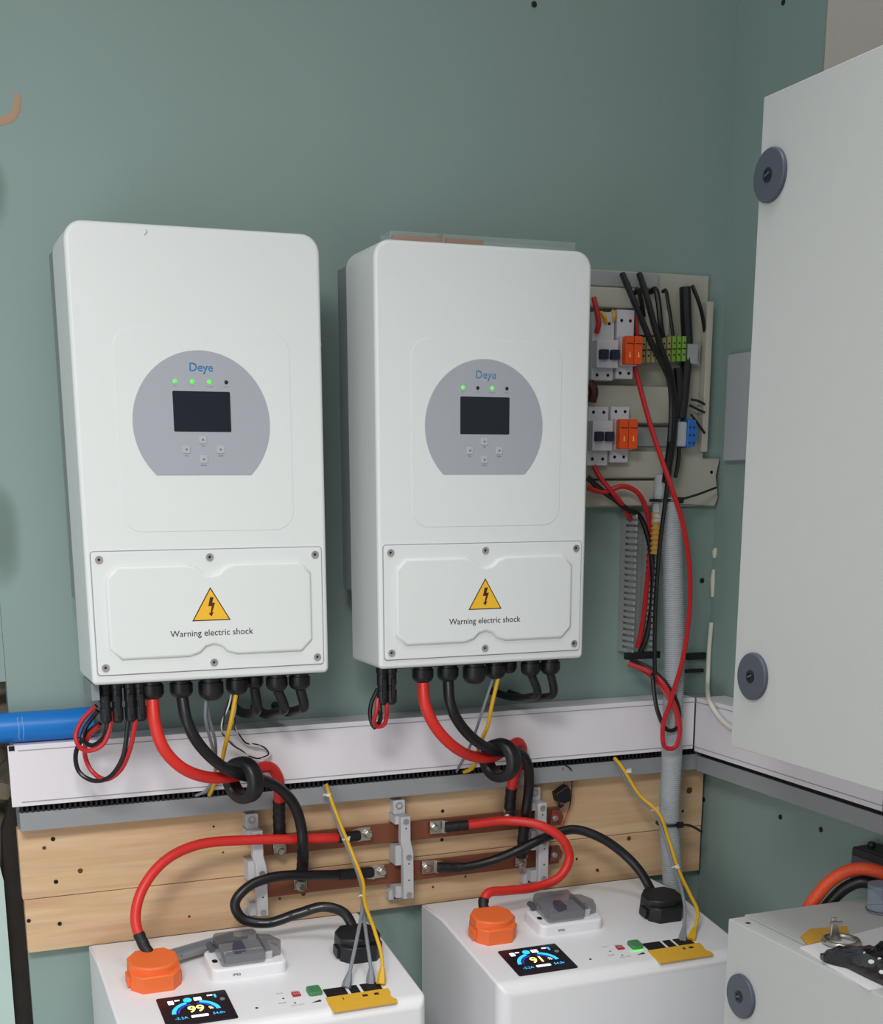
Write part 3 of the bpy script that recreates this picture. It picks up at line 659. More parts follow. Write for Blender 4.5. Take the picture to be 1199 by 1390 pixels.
# battery 2 leads
c, p = cable('battery_lead', 'red_cable', 'curved red cable to the orange plug of the battery by the wall corner', 'cable',
    [(604, 1123, -.052), (640, 1119, -.060), (690, 1114, -.075), (735, 1121, -.102), (764, 1140, -.116), (773, 1165, -.118), (760, 1190, -.120), (728, 1204, -.122), (688, 1209, -.135), (662, 1213, -.15), (656, 1228, -.16), (664, 1246, -.17)], .0078, 'cables from busbar to battery', sleeves=((0, .085, .0088, 'shrink_black'), (.93, 1, .0086, 'shrink_black')))
lug(c, at(607, 1122, -.048), (-1, 0, .02), L=.030, wd=.022)
plug(c, F2, 669, 1256, 'orange_plastic', r=.034)
c, p = cable('battery_lead', 'black_rubber', 'black cable sweeping to the black plug of the battery by the wall corner', 'cable',
    [(594, 1177, -.052), (630, 1177, -.056), (668, 1168, -.066), (706, 1153, -.085), (745, 1135, -.088), (780, 1126, -.092), (815, 1137, -.11), (848, 1160, -.13), (870, 1184, -.15), (886, 1212, -.165)], .0080, 'cables from busbar to battery', sleeves=((0, .10, .0088, 'shrink_black'),))
lug(c, at(596, 1176, -.048), (-1, 0, .02), L=.030, wd=.022)
plug(c, F2, 899, 1228, 'black_plastic', r=.033)

# loose grey strip on battery 1
gs = thing('grey_duct_offcut', at(270, 1290, -.11), 'loose grey plastic trunking offcut lying behind the orange plug on a battery', 'trunking offcut')
a, b = atz(226, 1304, ZT+.004), atz(322, 1276, ZT+.006)
dd = (b-a).normalized(); fr = Frame(a, dd, Vector((0, 0, 1)).cross(dd))
part('web', 'heat_sink', gs, lambda bm: extr(bm, fr, [(-.02, -.012), ((b-a).length, -.012), ((b-a).length+.006, .006), ((b-a).length, .012), (-.02, .012)], 0, .003, .0005))
part('lip', 'heat_sink', gs, lambda bm: extr(bm, fr, [(-.02, .009), ((b-a).length, .009), ((b-a).length, .0125), (-.02, .0125)], .003, .011, .0008))
part('lip', 'heat_sink', gs, lambda bm: extr(bm, fr, [(.02, -.0125), ((b-a).length+.012, -.0125), ((b-a).length+.006, -.009), (.02, -.009)], .003, .008, .0008))

# ------------------------------------------------------------------ data cables
def data_cable(m, lab, pts, boot=None, r=.0028, group='thin data cables', bootm=None):
    dy = -.0058 if m == 'yellow_wire' else (.0054 if 'second' in lab or 'beside the yellow' in lab else 0)
    p = [q+Vector((0, dy, 0)) for q in cpath(pts)]; t = thing('data_cable', p[len(p)//2], lab, 'data cable', group)
    part('jacket', m, t, lambda bm: tube(bm, p, r, 8))
    if boot:
        e = p[-1]; d = (p[-1]-p[-4]).normalized()
        part('plug_boot', bootm or m, t, lambda bm: tube(bm, [e-d*.020, e-d*.012, e-d*.004, e+d*.006], lambda i, k: (.0032, .005, .0068, .0072)[i], 6))
    return t
data_cable('grey_wire', 'grey data cable ending in the first port of the battery carrying the grey offcut', [(440, 1066, -.052), (446, 1080, -.066), (462, 1128, -.085), (480, 1170, -.105), (490, 1200, -.135), (492, 1232, -.19), (485, 1272, -.245), (476, 1315, -.275), (471, 1336, -.288)], True)
data_cable('grey_wire', 'grey data cable ending beside the yellow plug of the battery carrying the grey offcut', [(443, 1066, -.050), (449, 1082, -.063), (466, 1130, -.083), (485, 1175, -.103), (493, 1210, -.14), (495, 1240, -.20), (500, 1278, -.248), (505, 1316, -.278), (505, 1333, -.288)], True)
data_cable('yellow_wire', 'yellow data cable plugged into the battery carrying the grey offcut', [(442, 1064, -.050), (446, 1078, -.066), (461, 1118, -.085), (478, 1160, -.10), (491, 1195, -.135), (494, 1225, -.185), (507, 1262, -.24), (517, 1300, -.272), (516, 1329, -.288)], True)
data_cable('grey_wire', 'grey data cable plugged into the battery by the wall corner', [(834, 1030, -.050), (846, 1052, -.066), (866, 1082, -.09), (890, 1104, -.12), (902, 1135, -.135), (914, 1175, -.175), (924, 1202, -.22), (930, 1235, -.258), (927, 1274, -.288)], True)
data_cable('yellow_wire', 'yellow data cable plugged into the battery by the wall corner', [(832, 1028, -.050), (842, 1040, -.066), (866, 1078, -.09), (893, 1104, -.122), (906, 1140, -.137), (919, 1180, -.178), (934, 1212, -.22), (945, 1238, -.258), (937, 1271, -.288)], True, r=.003)
def tie_ring(px, py, y, d, r, lab, m='nylon', tail=None):
    o = at(px, py, y); d = Vector(d).normalized(); a = d.orthogonal().normalized(); b = d.cross(a)
    t = thing('cable_tie', o, lab, 'cable tie', 'cable ties')
    part('band', m, t, lambda bm: tube(bm, [o+(a*math.cos(2*math.pi*k/14)+b*math.sin(2*math.pi*k/14))*r for k in range(15)], .0014, 6))
    part('head', m, t, lambda bm: box(bm, o.x-.003, o.x+.003, o.y-r-.003, o.y-r+.002, o.z-.0025, o.z+.0025, .0006))
    if tail: part('tail', m, t, lambda bm: tube(bm, spline([o+Vector((0, -r, 0))]+[Vector(q) for q in tail]), .0018, 6))
for px, py, y, d, lab in ((444, 1078, -.066, (.2, -.1, -1), 'white cable tie where three data cables leave the trunking'), (470, 1138, -.09, (.25, -.15, -1), 'white cable tie on the data cables over the red cable'), (492, 1216, -.163, (.1, -.6, -1), 'white cable tie on the data cables above the black plug'),
                          (852, 1046, -.075, (.4, -.2, -1), 'white cable tie where two data cables leave the trunking by the conduit'), (889, 1098, -.115, (.4, -.3, -1), 'white cable tie on the data cables beside the ribbed conduit'), (917, 1176, -.177, (.3, -.5, -1), 'white cable tie on the data cables above the second black plug')):
    tie_ring(px, py, y, d, .0062, lab)

# thin cables from the inverters down behind the trunking edge
data_cable('grey_wire', 'grey wire from the gland of the inverter near the blue pipe', [under(X1, .163, -.178, .03), (279, 975, -.17), (286, 1005, -.15), (292, 1030, -.12), (291, 1052, -.09), (280, 1073, -.066), (266, 1080, -.050)], group='thin wires under the inverters', r=.0024)
data_cable('grey_wire', 'second grey wire from the gland of the inverter near the blue pipe', [under(X1, .163, -.178, .03), (285, 975, -.165), (293, 1005, -.145), (294, 1030, -.115), (292, 1055, -.088), (286, 1072, -.066), (277, 1079, -.050)], group='thin wires under the inverters', r=.0024)
data_cable('yellow_wire', 'yellow wire from the gland of the inverter near the blue pipe', [under(X1, .208, -.168), (312, 980, -.165), (305, 1010, -.14), (300, 1032, -.115), (293, 1055, -.088), (287, 1070, -.066), (283, 1078, -.050)], group='thin wires under the inverters', r=.0032)
data_cable('grey_wire', 'grey wire from the gland of the inverter beside the breaker board', [under(X2, .208, -.168), (655, 965, -.16), (645, 995, -.14), (635, 1020, -.11), (626, 1036, -.075), (620, 1047, -.050)], group='thin wires under the inverters', r=.0024)
data_cable('yellow_wire', 'yellow wire from the gland of the inverter beside the breaker board', [under(X2, .213, -.168), (665, 960, -.165), (660, 985, -.15), (649, 1010, -.13), (645, 1030, -.09), (638, 1043, -.066), (628, 1047, -.050)], group='thin wires under the inverters', r=.0032)
tw = thing('twisted_wire', at(330, 1010, -.09), 'thin black and white twisted wire looping over the trunking', 'wire')
TP = [under(X1, .204, -.168), (302, 985, -.15), (311, 1005, -.10), (335, 1024, -.08), (355, 1029, -.075), (366, 1024, -.072), (360, 1015, -.072), (335, 1008, -.075), (322, 995, -.08), (318, 970, -.12), under(X1, .214, -.165)]
tp_ = cpath(TP)
for k, m_ in ((0, 'black_rubber'), (1, 'white_wire')):
    q = []
    for i, p_ in enumerate(tp_):
        a_ = i*.75+k*math.pi; q.append(p_+Vector((math.cos(a_)*.0012, math.sin(a_)*.0012, math.sin(a_)*.0012)))
    part('strand', m_, tw, lambda bm: tube(bm, q, .0012, 6))

# solar wire loops under the inverters
for m_, lab, pts in (('red_wire', 'small red wire loop under the solar connectors near the blue pipe', [(131, 958, -.15), (113, 976, -.14), (103, 998, -.14), (108, 1014, -.15), (122, 1019, -.165), (140, 1010, -.172), (149, 988, -.175), (151, 965, -.175)]),
                     ('red_wire', 'large red wire loop under the solar connectors near the blue pipe', [(134, 986, -.15), (120, 1000, -.13), (115, 1022, -.125), (124, 1046, -.13), (143, 1058, -.145), (163, 1046, -.16), (177, 1015, -.172), (182, 990, -.175), (186, 968, -.175)]),
                     ('black_rubber', 'large black wire loop under the solar connectors near the blue pipe', [(136, 982, -.14), (116, 998, -.125), (103, 1022, -.12), (107, 1047, -.12), (124, 1059, -.13), (147, 1056, -.15), (166, 1030, -.168), (173, 990, -.175), (175, 968, -.175)]),
                     ('black_rubber', 'small black wire loop under the solar connectors near the blue pipe', [(133, 965, -.14), (117, 986, -.128), (112, 1003, -.13), (124, 1012, -.145), (139, 1003, -.165), (145, 988, -.175), (147, 968, -.172)]),
                     ('red_wire', 'tight red wire loop under the inverter beside the breaker board', [(513, 948, -.175), (511, 966, -.178), (508, 978, -.17), (512, 986, -.165), (521, 984, -.165), (525, 972, -.17), (525, 962, -.175), (526, 948, -.175)]),
                     ('black_rubber', 'tight black wire loop under the inverter beside the breaker board', [(513, 935, -.16), (504, 955, -.155), (503, 975, -.155), (509, 988, -.158), (516, 978, -.165), (516, 964, -.178), (514, 950, -.172)])):
    p_ = cpath(pts); single('solar_wire', m_, lab, 'wire', lambda bm: tube(bm, p_, .0034, 8), group='solar wires under the inverters')

# dark cables returning to the wall behind the glands
for lab, pts, r in (('dark cable bending back to the wall from the last gland near the blue pipe', [under(X1, .302, -.172), (413, 958, -.165), (404, 964, -.12), (388, 966, -.06), (374, 958, -.012)], .0075),
                    ('dark cable bending back to the wall from the second last gland near the blue pipe', [under(X1, .268, -.172), (386, 960, -.165), (376, 967, -.12), (360, 969, -.06), (346, 960, -.012)], .0075),
                    ('dark cable coiled close to the wall under the glands near the blue pipe', [under(X1, .240, -.150, .022), (349, 960, -.14), (342, 968, -.09), (328, 967, -.05), (314, 957, -.012)], .0075),
                    ('dark cable bending back to the wall from the last gland beside the breaker board', [under(X2, .302, -.172), (752, 940, -.165), (737, 947, -.12), (712, 948, -.06), (692, 941, -.012)], .0065),
                    ('dark cable bending back to the wall from the second last gland beside the breaker board', [under(X2, .268, -.172), (730, 940, -.165), (716, 947, -.12), (692, 946, -.06), (667, 938, -.012)], .0065)):
    p_ = cpath(pts); single('supply_cable', 'black_plastic', lab, 'cable', lambda bm: tube(bm, p_, r, 10), group='dark supply cables behind the glands')

# blue pipe
bp_ = thing('blue_pipe', (-.2, -.036, 1.168), 'bright blue plastic pipe lying on the trunking end', 'pipe')
part('tube', 'blue_pipe', bp_, lambda bm: tube(bm, [Vector((-.6, -.036, 1.1695)), Vector((-.2, -.036, 1.1695)), Vector((-.02, -.036, 1.1695)), Vector((.02, -.034, 1.1705))], .0222, 24))
for x in (-.086, -.080):
    part('scuff_ring', 'pipe_scuff', bp_, lambda bm: tube(bm, [Vector((x+random.uniform(-.0008, .0008), -.036-.0221*math.cos(R(a)), 1.1695+.0221*math.sin(R(a)))) for a in range(-50, 60, 10)], .0006, 5))

# ------------------------------------------------------------------ small black clip on a thin wire
sc = thing('hanging_clip', at(762, 1078, -.045), 'small black plastic clip hanging on a thin wire before the pine board', 'clip')
FC = Frame(at(762, 1078, -.045))
part('body', 'black_plastic', sc, lambda bm: extr(bm, FC, [(-.014, .004), (-.010, -.011), (.003, -.015), (.013, -.012), (.014, .008), (.008, .016), (.000, .012)], -.008, .010, .002))
part('hook', 'black_plastic', sc, lambda bm: tube(bm, spline([FC(-.001, -.012, 0), FC(-.004, -.019, 0), FC(.001, -.023, 0), FC(.004, -.018, 0)]), .0022, 8))
part('wire', 'black_rubber', sc, lambda bm: tube(bm, cpath([(766, 1038, -.050), (774, 1043, -.052), (777, 1052, -.045), (775, 1085, -.035), (773, 1098, -.03)]), .0011, 6))
part('wire', 'red_wire', sc, lambda bm: tube(bm, cpath([(764, 1042, -.052), (765, 1056, -.045), (766, 1064, -.043)]), .0007, 6))
part('wire', 'red_wire', sc, lambda bm: tube(bm, cpath([(774, 1092, -.032), (769, 1108, -.035), (764, 1122, -.04)]), .0009, 6))
single('thin_lead', 'red_wire', 'thin red lead curling from the busbar end below the black clip', 'wire', lambda bm: tube(bm, cpath([(749, 1106, -.045), (756, 1106, -.048), (759, 1112, -.048), (761, 1120, -.046)]), .0012, 6))

# ------------------------------------------------------------------ breaker board on the back wall
XB0, XB1 = .80, 1.072
dbd = thing('breaker_board', (.95, 0, 1.47), 'cream breaker mounting board behind the second inverter', 'board')
part('back_plate', 'board_cream', dbd, lambda bm: (box(bm, XB0, XB1, -.010, -.0005, 1.470, 1.842, .002)))
part('foot_bracket', 'board_cream', dbd, lambda bm: extr(bm, FRONT(0), [(1.010, 1.475), (1.100, 1.470), (1.106, 1.485), (1.100, 1.520), (1.106, 1.550), (1.072, 1.550), (1.072, 1.60), (1.010, 1.60)], .0005, .016, .003))
part('bracket_hole', 'dark_hole', dbd, lambda bm: revolve(bm, at(966, 641, -.016), (0, -1, 0), [(0, .003), (.0005, .003)], 10))
def cov(px0, px1, py0, py1, y0, y1, bev=.003):
    a_ = at(px0, py1, y1); b_ = at(px1, py0, y1)
    return lambda bm: box(bm, a_.x, b_.x, y1, y0, a_.z, b_.z, bev)
part('top_rail', 'duct_grey', dbd, cov(790, 895, 372, 387, -.010, -.022))
part('cover_strip', 'board_cream', dbd, cov(786, 868, 391, 416, -.010, -.036, .006))
part('cover_strip', 'board_cream', dbd, cov(786, 915, 524, 574, -.010, -.036, .006))
part('cover_strip', 'board_cream', dbd, cov(786, 915, 612, 650, -.010, -.034, .006))
part('cover_strip', 'board_cream', dbd, cov(786, 900, 652, 688, -.010, -.030, .003))
part('cover_strip', 'board_cream', dbd, cov(866, 910, 420, 455, -.010, -.030, .003))
part('mounting_rail', 'duct_grey', dbd, cov(786, 952, 466, 492, -.010, -.022, .001))
part('mounting_rail', 'panel_green', dbd, cov(786, 915, 577, 611, -.010, -.016, .001)) if 'panel_green' in MATS else part('mounting_rail', 'duct_grey', dbd, cov(786, 915, 580, 605, -.010, -.018, .001))
part('side_wall', 'board_cream', dbd, lambda bm: box(bm, XB1-.012, XB1, -.028, -.010, 1.56, 1.80, .002))
# breakers
def breaker(px0, px1, rows, toggle, m_t, lab, y=-.052, holes=True):
    """rows: (top, nose_top, nose_bottom, bottom) in photo pixels"""
    a_ = at(px0, rows[3], y); b_ = at(px1, rows[0], y); n0 = at(px0, rows[2], y); n1 = at(px0, rows[1], y)
    x0, x1, z0, z1 = a_.x, b_.x, a_.z, b_.z
    t = thing('circuit_breaker', ((x0+x1)/2, -.022, z0), lab, 'circuit breaker', 'circuit breakers on the board')
    part('body', 'breaker_white', t, lambda bm: (box(bm, x0, x1, y, -.0225, z0, z1, .0015), box(bm, x0+.0005, x1-.0005, y-.016, y+.001, n0.z, n1.z, .0015)))
    n = 2; wd = (x1-x0)/n
    for k in range(n):
        cx = x0+wd*(k+.5)
        for z in (z0+(n0.z-z0)*.45, z1-(z1-n1.z)*.4):
            part('screw_hole', 'dark_hole', t, lambda bm: revolve(bm, (cx, y-.0002, z), (0, -1, 0), [(0, .0026), (.0004, .0026)], 10))
        zc = (n0.z+n1.z)/2
        if m_t == 'orange_switch':
            tg = part('toggle', m_t, t, lambda bm: box(bm, cx-wd*.47, cx+wd*.47, y-.030, y-.0155, n0.z+.001, n1.z-.001, .002))
            part('toggle_mark', 'ui_mark', tg, lambda bm: extr(bm, Frame((cx, y-.030, zc-.007)), [(-.0015, -.004), (.0018, -.004), (.0004, .004), (-.001, .004)], 0, .0004))
            part('toggle_groove', 'warn_dark', tg, lambda bm: box(bm, cx-wd*.4, cx+wd*.4, y-.0304, y-.0299, zc+.009, zc+.0102))
        else:
            part('toggle', m_t, t, lambda bm: box(bm, cx-wd*.36, cx+wd*.36, y-.026, y-.0155, zc-.009, zc+.006, .0015))
    return t
mat('ui_mark', (250, 180, 110), .5)
breaker(836, 862, (421, 457, 497, 514), None, 'orange_switch', 'breaker with double orange toggle beside the beige terminal blocks')
breaker(803, 835, (424, 462, 500, 516), None, 'toggle_blue', 'breaker with dark blue toggles in the row with the beige terminal blocks')
breaker(828, 855, (552, 569, 611, 628), None, 'orange_switch', 'breaker with double orange toggle in the row below, near the red wires')
breaker(797, 827, (552, 571, 612, 632), None, 'toggle_blue', 'breaker with dark blue toggles in the row just above the red wires')
# terminal blocks
xs = [864+6.9*k for k in range(10)]
for k, px in enumerate(xs):
    g = k >= 7
    a_ = at(px, 493-.3*k, -.046); b_ = at(px+6.4, 458-.2*k, -.046)
    t = thing('terminal_block', (a_.x, -.022, a_.z), 'green rail terminal block at the end of the row' if g else 'beige rail terminal block beside the orange toggle', 'terminal block', 'green rail terminals' if g else 'beige rail terminals')
    m_ = 'terminal_green' if g else 'terminal_beige'
    part('body', m_, t, lambda bm: box(bm, a_.x, b_.x, -.046, -.0225, a_.z, b_.z, .001))
    zm = (a_.z+b_.z)/2
    part('middle_groove', 'dark_hole', t, lambda bm: box(bm, a_.x+.0005, b_.x-.0005, -.0464, -.0455, zm-.001, zm+.001))
    for dz in (-.009, .009):
        part('clamp_hole', 'dark_hole', t, lambda bm: revolve(bm, ((a_.x+b_.x)/2, -.0460, zm+dz), (0, -1, 0), [(0, .0016), (.0004, .0016)], 8))
single('rail_end_stop', 'duct_grey', 'grey end stop on the rail beside the green terminals', 'end stop', cov(933, 949, 467, 494, -.0225, -.040, .002))
tb = thing('terminal_strip', at(934, 590, -.045), 'blue and grey terminal strip hanging among black cables', 'terminal strip')
a_, b_, m1 = at(919, 608, -.05), at(948, 570, -.05), at(933, 590, -.05)
part('grey_half', 'conduit_grey', tb, lambda bm: box(bm, a_.x, m1.x, -.050, -.030, a_.z+.002, b_.z-.003, .003))
part('blue_half', 'terminal_blue', tb, lambda bm: extr(bm, FRONT(0), [(m1.x, a_.z), (b_.x-.004, a_.z+.003), (b_.x, m1.z), (b_.x-.005, b_.z), (m1.x, b_.z+.002)], .028, .052, .002))
for k in range(3):
    for j in range(2): part('clamp_hole', 'toggle_navy', tb, lambda bm: revolve(bm, (m1.x+.004+.0075*j, -.0519, a_.z+.008+.0125*k), (0, -1, 0), [(0, .0024), (.0005, .0024)], 8))
# black cables on the board
for lab, pts, r, m_ in (('black cable slanting across the terminal blocks from the board top', [(845, 372, -.03), (858, 402, -.055), (872, 436, -.066), (886, 468, -.074), (902, 498, -.076), (910, 520, -.070), (912, 560, -.06), (910, 600, -.062)], .0050, 'black_rubber'),
                        ('second black cable slanting across the terminal blocks beside the first', [(868, 372, -.03), (878, 402, -.055), (888, 440, -.066), (899, 476, -.074), (910, 506, -.076), (914, 530, -.068), (916, 560, -.062), (913, 600, -.062), (908, 640, -.06)], .0050, 'black_rubber'),
                        ('black cable curling down from the board top to the beige terminals', [(862, 398, -.036), (866, 392, -.045), (870, 405, -.045), (874, 430, -.04)], .0036, 'black_rubber'),
                        ('thick black cable dropping to the beige terminals', [(884, 396, -.03), (890, 393, -.045), (894, 410, -.045), (897, 440, -.045), (900, 458, -.043)], .0048, 'black_rubber'),
                        ('thin black cable dropping to the terminals nearest the green blocks', [(900, 396, -.03), (904, 394, -.04), (907, 410, -.042), (911, 435, -.042), (914, 456, -.043)], .0030, 'black_rubber'),
                        ('flat black cable running straight down behind the green terminals', [(930, 390, -.022), (931, 425, -.025), (933, 470, -.028), (930, 510, -.035), (927, 545, -.04), (924, 568, -.04)], .0095, 'black_rubber'),
                        ('thick black cable beside the blue terminal strip', [(920, 500, -.04), (921, 535, -.045), (915, 568, -.045), (911, 605, -.05), (906, 640, -.055), (904, 655, -.06)], .0075, 'black_rubber'),
                        ('black cable leaving under the blue terminal strip', [(922, 606, -.045), (921, 625, -.045), (917, 648, -.05)], .0036, 'black_rubber'),
                        ('black cable leaning over the right edge of the board', [(940, 388, -.02), (947, 405, -.03), (953, 425, -.03), (957, 450, -.02)], .0032, 'black_rubber')):
    p_ = cpath(pts); single('board_cable', m_, lab, 'cable', lambda bm: tube(bm, p_, r, 8), group='black cables on the breaker board')
for lab, pts in (('black cable tie end poking out beside the blue terminals, uppermost', [(938, 542, -.03), (950, 545, -.035), (957, 549, -.035)]), ('black cable tie end poking out just above the blue terminals', [(936, 550, -.03), (948, 556, -.035), (957, 560, -.035)]), ('black cable tie end slanting down past the blue terminals', [(938, 562, -.03), (947, 574, -.035), (957, 588, -.035)])):
    p_ = cpath(pts); single('cable_tie', 'black_plastic', lab, 'cable tie', lambda bm: tube(bm, p_, .0020, 6), group='black cable tie ends on the breaker board')
# small coloured wires at the board's hidden side
for m_, lab, pts, r in (('red_wire', 'red wire bundle entering the row of blue toggles', [(806, 404, -.05), (810, 420, -.056), (813, 440, -.06), (810, 452, -.055)], .0042), ('yellow_wire', 'yellow wire end entering the breaker beside the red bundle', [(816, 424, -.05), (821, 430, -.058), (823, 438, -.054)], .0030), ('yellow_wire', 'second yellow wire end entering the breaker', [(832, 422, -.05), (834, 428, -.058), (833, 436, -.054)], .0024), ('red_wire', 'short red wire dropping to the beige terminals', [(863, 420, -.036), (864, 440, -.042), (866, 458, -.043)], .0030),
                        ('red_wire', 'red wire curving out below the lower breakers to the slotted duct', [(806, 632, -.05), (815, 648, -.055), (828, 664, -.06), (838, 676, -.06), (848, 690, -.050), (856, 705, -.035)], .0042),
                        ('red_wire', 'red wire arching over into the slotted duct', [(798, 662, -.05), (820, 668, -.055), (845, 660, -.06), (865, 668, -.062), (877, 690, -.056), (883, 720, -.046), (882, 760, -.035), (878, 800, -.03), (872, 850, -.03), (866, 880, -.035)], .0042),
                        ('black_rubber', 'black wire bundle running into the slotted duct', [(798, 648, -.05), (815, 664, -.052), (835, 678, -.055), (850, 690, -.052), (868, 700, -.045), (880, 730, -.045), (886, 770, -.045), (884, 830, -.04), (876, 870, -.04), (868, 888, -.045)], .0046)):
    p_ = cpath(pts); single('board_wire', m_, lab, 'wire', lambda bm: tube(bm, p_, r, 8), group='coloured wires on the breaker board')
mb = single('hidden_wire_bundle', 'warn_dark', 'dark red wire bundle between the two breaker rows against the inverter', 'wire', lambda bm: tube(bm, cpath([(800, 520, -.05), (806, 530, -.055), (803, 545, -.05)]), .008, 8))

# ------------------------------------------------------------------ slotted wiring duct
sd = thing('slotted_duct', (.94, 0, 1.225), 'open grey slotted wiring duct running down below the breaker board', 'wiring duct')
DX0, DX1, DZ0, DZ1, DD = .924, .966, 1.228, 1.462, .050
part('channel', 'duct_grey', sd, lambda bm: (box(bm, DX0, DX1, -.003, -.0005, DZ0, DZ1), box(bm, DX0, DX0+.0018, -.016, -.003, DZ0, DZ1), box(bm, DX1-.0018, DX1, -.016, -.003, DZ0, DZ1)))
nf = 23; pitch = (DZ1-DZ0)/nf
def finger(bm, x): 
    box(bm, x, x+.0018, -DD, -.0155, 0, pitch*.60); box(bm, x-.0010 if x < .95 else x, x+.0018 if x < .95 else x+.0028, -DD-.003, -DD, 0, pitch*.60)
for x in (DX0, DX1-.0018):
    proto = None
    for k in range(nf):
        if proto is None:
            proto = part('finger', 'duct_grey', sd, finger, x); proto.location = Vector((0, 0, DZ0+k*pitch+.001)); base = proto
        else:
            o = proto.copy(); COL.objects.link(o); o.parent = sd; o.location = Vector((0, 0, DZ0+k*pitch+.001))
# fingers were built around z = 0
# ------------------------------------------------------------------ ribbed conduits
def ribbed(bm, pts, r, pitch=.0042, depth=.0014, n=18):
    p = spline(pts, .0002); L = [0]
    for a, b in zip(p, p[1:]): L.append(L[-1]+(b-a).length)
    st = pitch/4; out = []; j = 0; s = 0
    while s < L[-1]:
        while L[j+1] < s: j += 1
        out.append(p[j].lerp(p[j+1], (s-L[j])/max(1e-9, L[j+1]-L[j]))); s += st
    tube(bm, out, lambda i, m: r-(depth if i % 4 >= 2 else 0), n)
single('ribbed_conduit', 'conduit_grey', 'thick pale grey ribbed conduit dropping past the trunking to a battery', 'conduit', lambda bm: ribbed(bm, [at(908, 676, -.075), at(912, 740, -.080), at(915, 850, -.084), at(914, 950, -.086), at(912, 1030, -.087), at(909, 1100, -.086), at(911, 1160, -.086), at(916, 1225, -.087)], .0178, .0036))
rc2 = thing('ribbed_conduit', at(893, 700, -.05), 'thin pale ribbed conduit stub with ochre sleeve below the board', 'conduit')
part('tube', 'conduit_grey', rc2, lambda bm: ribbed(bm, [at(897, 648, -.045), at(895, 675, -.056), at(892, 712, -.070)], .0100, .0045))
part('sleeve', 'ochre', rc2, lambda bm: ribbed(bm, [at(892, 697, -.065), at(891, 720, -.070), at(890, 752, -.070)], .0094, .008, .002))
# cable ties on the conduit
def conduit_tie(px, py, y, r, tail, lab, start=None):
    o = at(px, py, y); t = thing('cable_tie', o, lab, 'cable tie')
    part('band', 'black_plastic', t, lambda bm: tube(bm, [o+Vector((r*math.cos(2*math.pi*k/20), r*math.sin(2*math.pi*k/20), .0)) for k in range(21)], .0026, 8))
    part('head', 'black_plastic', t, lambda bm: box(bm, o.x+r*.3, o.x+r*.3+.012, o.y-r-.004, o.y-r+.003, o.z-.005, o.z+.005, .0015))
    part('tail', 'black_plastic', t, lambda bm: tube(bm, spline([o+Vector((r*.5, -r-.001, 0))]+tail), .0021, 6))
conduit_tie(907, 1117, -.086, .0195, [at(935, 1120, -.105), at(953, 1129, -.095)], 'black cable tie around the conduit in front of the pine board')
conduit_tie(903, 679, -.066, .0240, [at(925, 678, -.085), at(948, 671, -.06), at(972, 662, -.04)], 'black cable tie around both conduits under the breaker board')
# long wires looping in front of the conduit
p_ = cpath([(862, 498, -.045), (870, 530, -.06), (884, 580, -.08), (900, 628, -.10), (914, 668, -.115), (928, 715, -.118), (936, 770, -.118), (936, 830, -.118), (927, 895, -.118), (911, 950, -.118), (900, 988, -.12), (903, 1014, -.122), (916, 1015, -.124), (923, 995, -.124), (919, 966, -.12), (903, 932, -.105), (882, 912, -.08), (853, 901, -.06)])
single('looped_wire', 'red_wire', 'long red wire looping down in front of the thick conduit', 'wire', lambda bm: tube(bm, p_, .0040, 8))
p_ = cpath([(908, 640, -.07), (902, 690, -.10), (896, 740, -.105), (891, 800, -.105), (889, 860, -.105), (890, 920, -.11), (897, 968, -.115), (910, 992, -.117), (922, 990, -.117), (926, 968, -.115), (917, 942, -.108), (898, 918, -.09), (875, 903, -.07), (856, 895, -.05)])
p_ = [q+Vector((0, .0085 if q.z < 1.2 else 0, 0)) for q in p_]
single('looped_wire', 'black_rubber', 'long black wire looping down beside the thick conduit', 'wire', lambda bm: tube(bm, p_, .0036, 8))
p_ = cpath([(866, 906, -.05), (884, 918, -.08), (903, 940, -.10), (917, 965, -.11), (920, 985, -.112)])
single('looped_wire', 'red_wire', 'short dull red wire lying under the looped wires at the conduit', 'wire', lambda bm: tube(bm, p_, .0034, 8))
single('black_strap', 'black_plastic', 'black strap fixed across the bottom of the slotted duct', 'strap', cov(851, 897, 884, 896, -.045, -.056, .001))
single('wall_clip', 'black_plastic', 'black clip on the wall right of the conduit above the trunking', 'clip', lambda bm: (box(bm, 1.062, 1.100, -.010, -.0005, 1.205, 1.217, .001), box(bm, 1.062, 1.098, -.008, -.0005, 1.182, 1.188, .001)))

# white cable on the side wall
p_ = spline([atx(966, 845, XR-.006), atx(963, 880, XR-.006), atx(961, 925, XR-.012), atx(961, 940, XR-.045), atx(964, 953, XR-.068), atx(972, 967, XR-.067), atx(985, 982, XR-.067), atx(1000, 991, XR-.067), atx(1020, 1000, XR-.067)])
single('white_cable', 'white_wire', 'cream cable dropping down the wall corner and behind the big cabinet', 'cable', lambda bm: tube(bm, p_, .0042, 10))
for a_, b_, lab in (((968, 773), (966, 810), 'lower filler dab on the side wall above the cream cable'), ((972, 744), (970, 757), 'upper small filler dab on the side wall above the cream cable')):
    A, B = atx(*a_, XR-.0005), atx(*b_, XR-.0005)
    A.y = min(A.y, -.006); B.y = min(B.y, -.006)
    single('filler_dab', 'nylon', lab, 'wall mark', lambda bm: tube(bm, [A, A.lerp(B, .35)+Vector((0, .001, 0)), A.lerp(B, .7), B], lambda i, m: (.003, .0048, .0042, .003)[i], 8), group='filler dabs on the side wall')
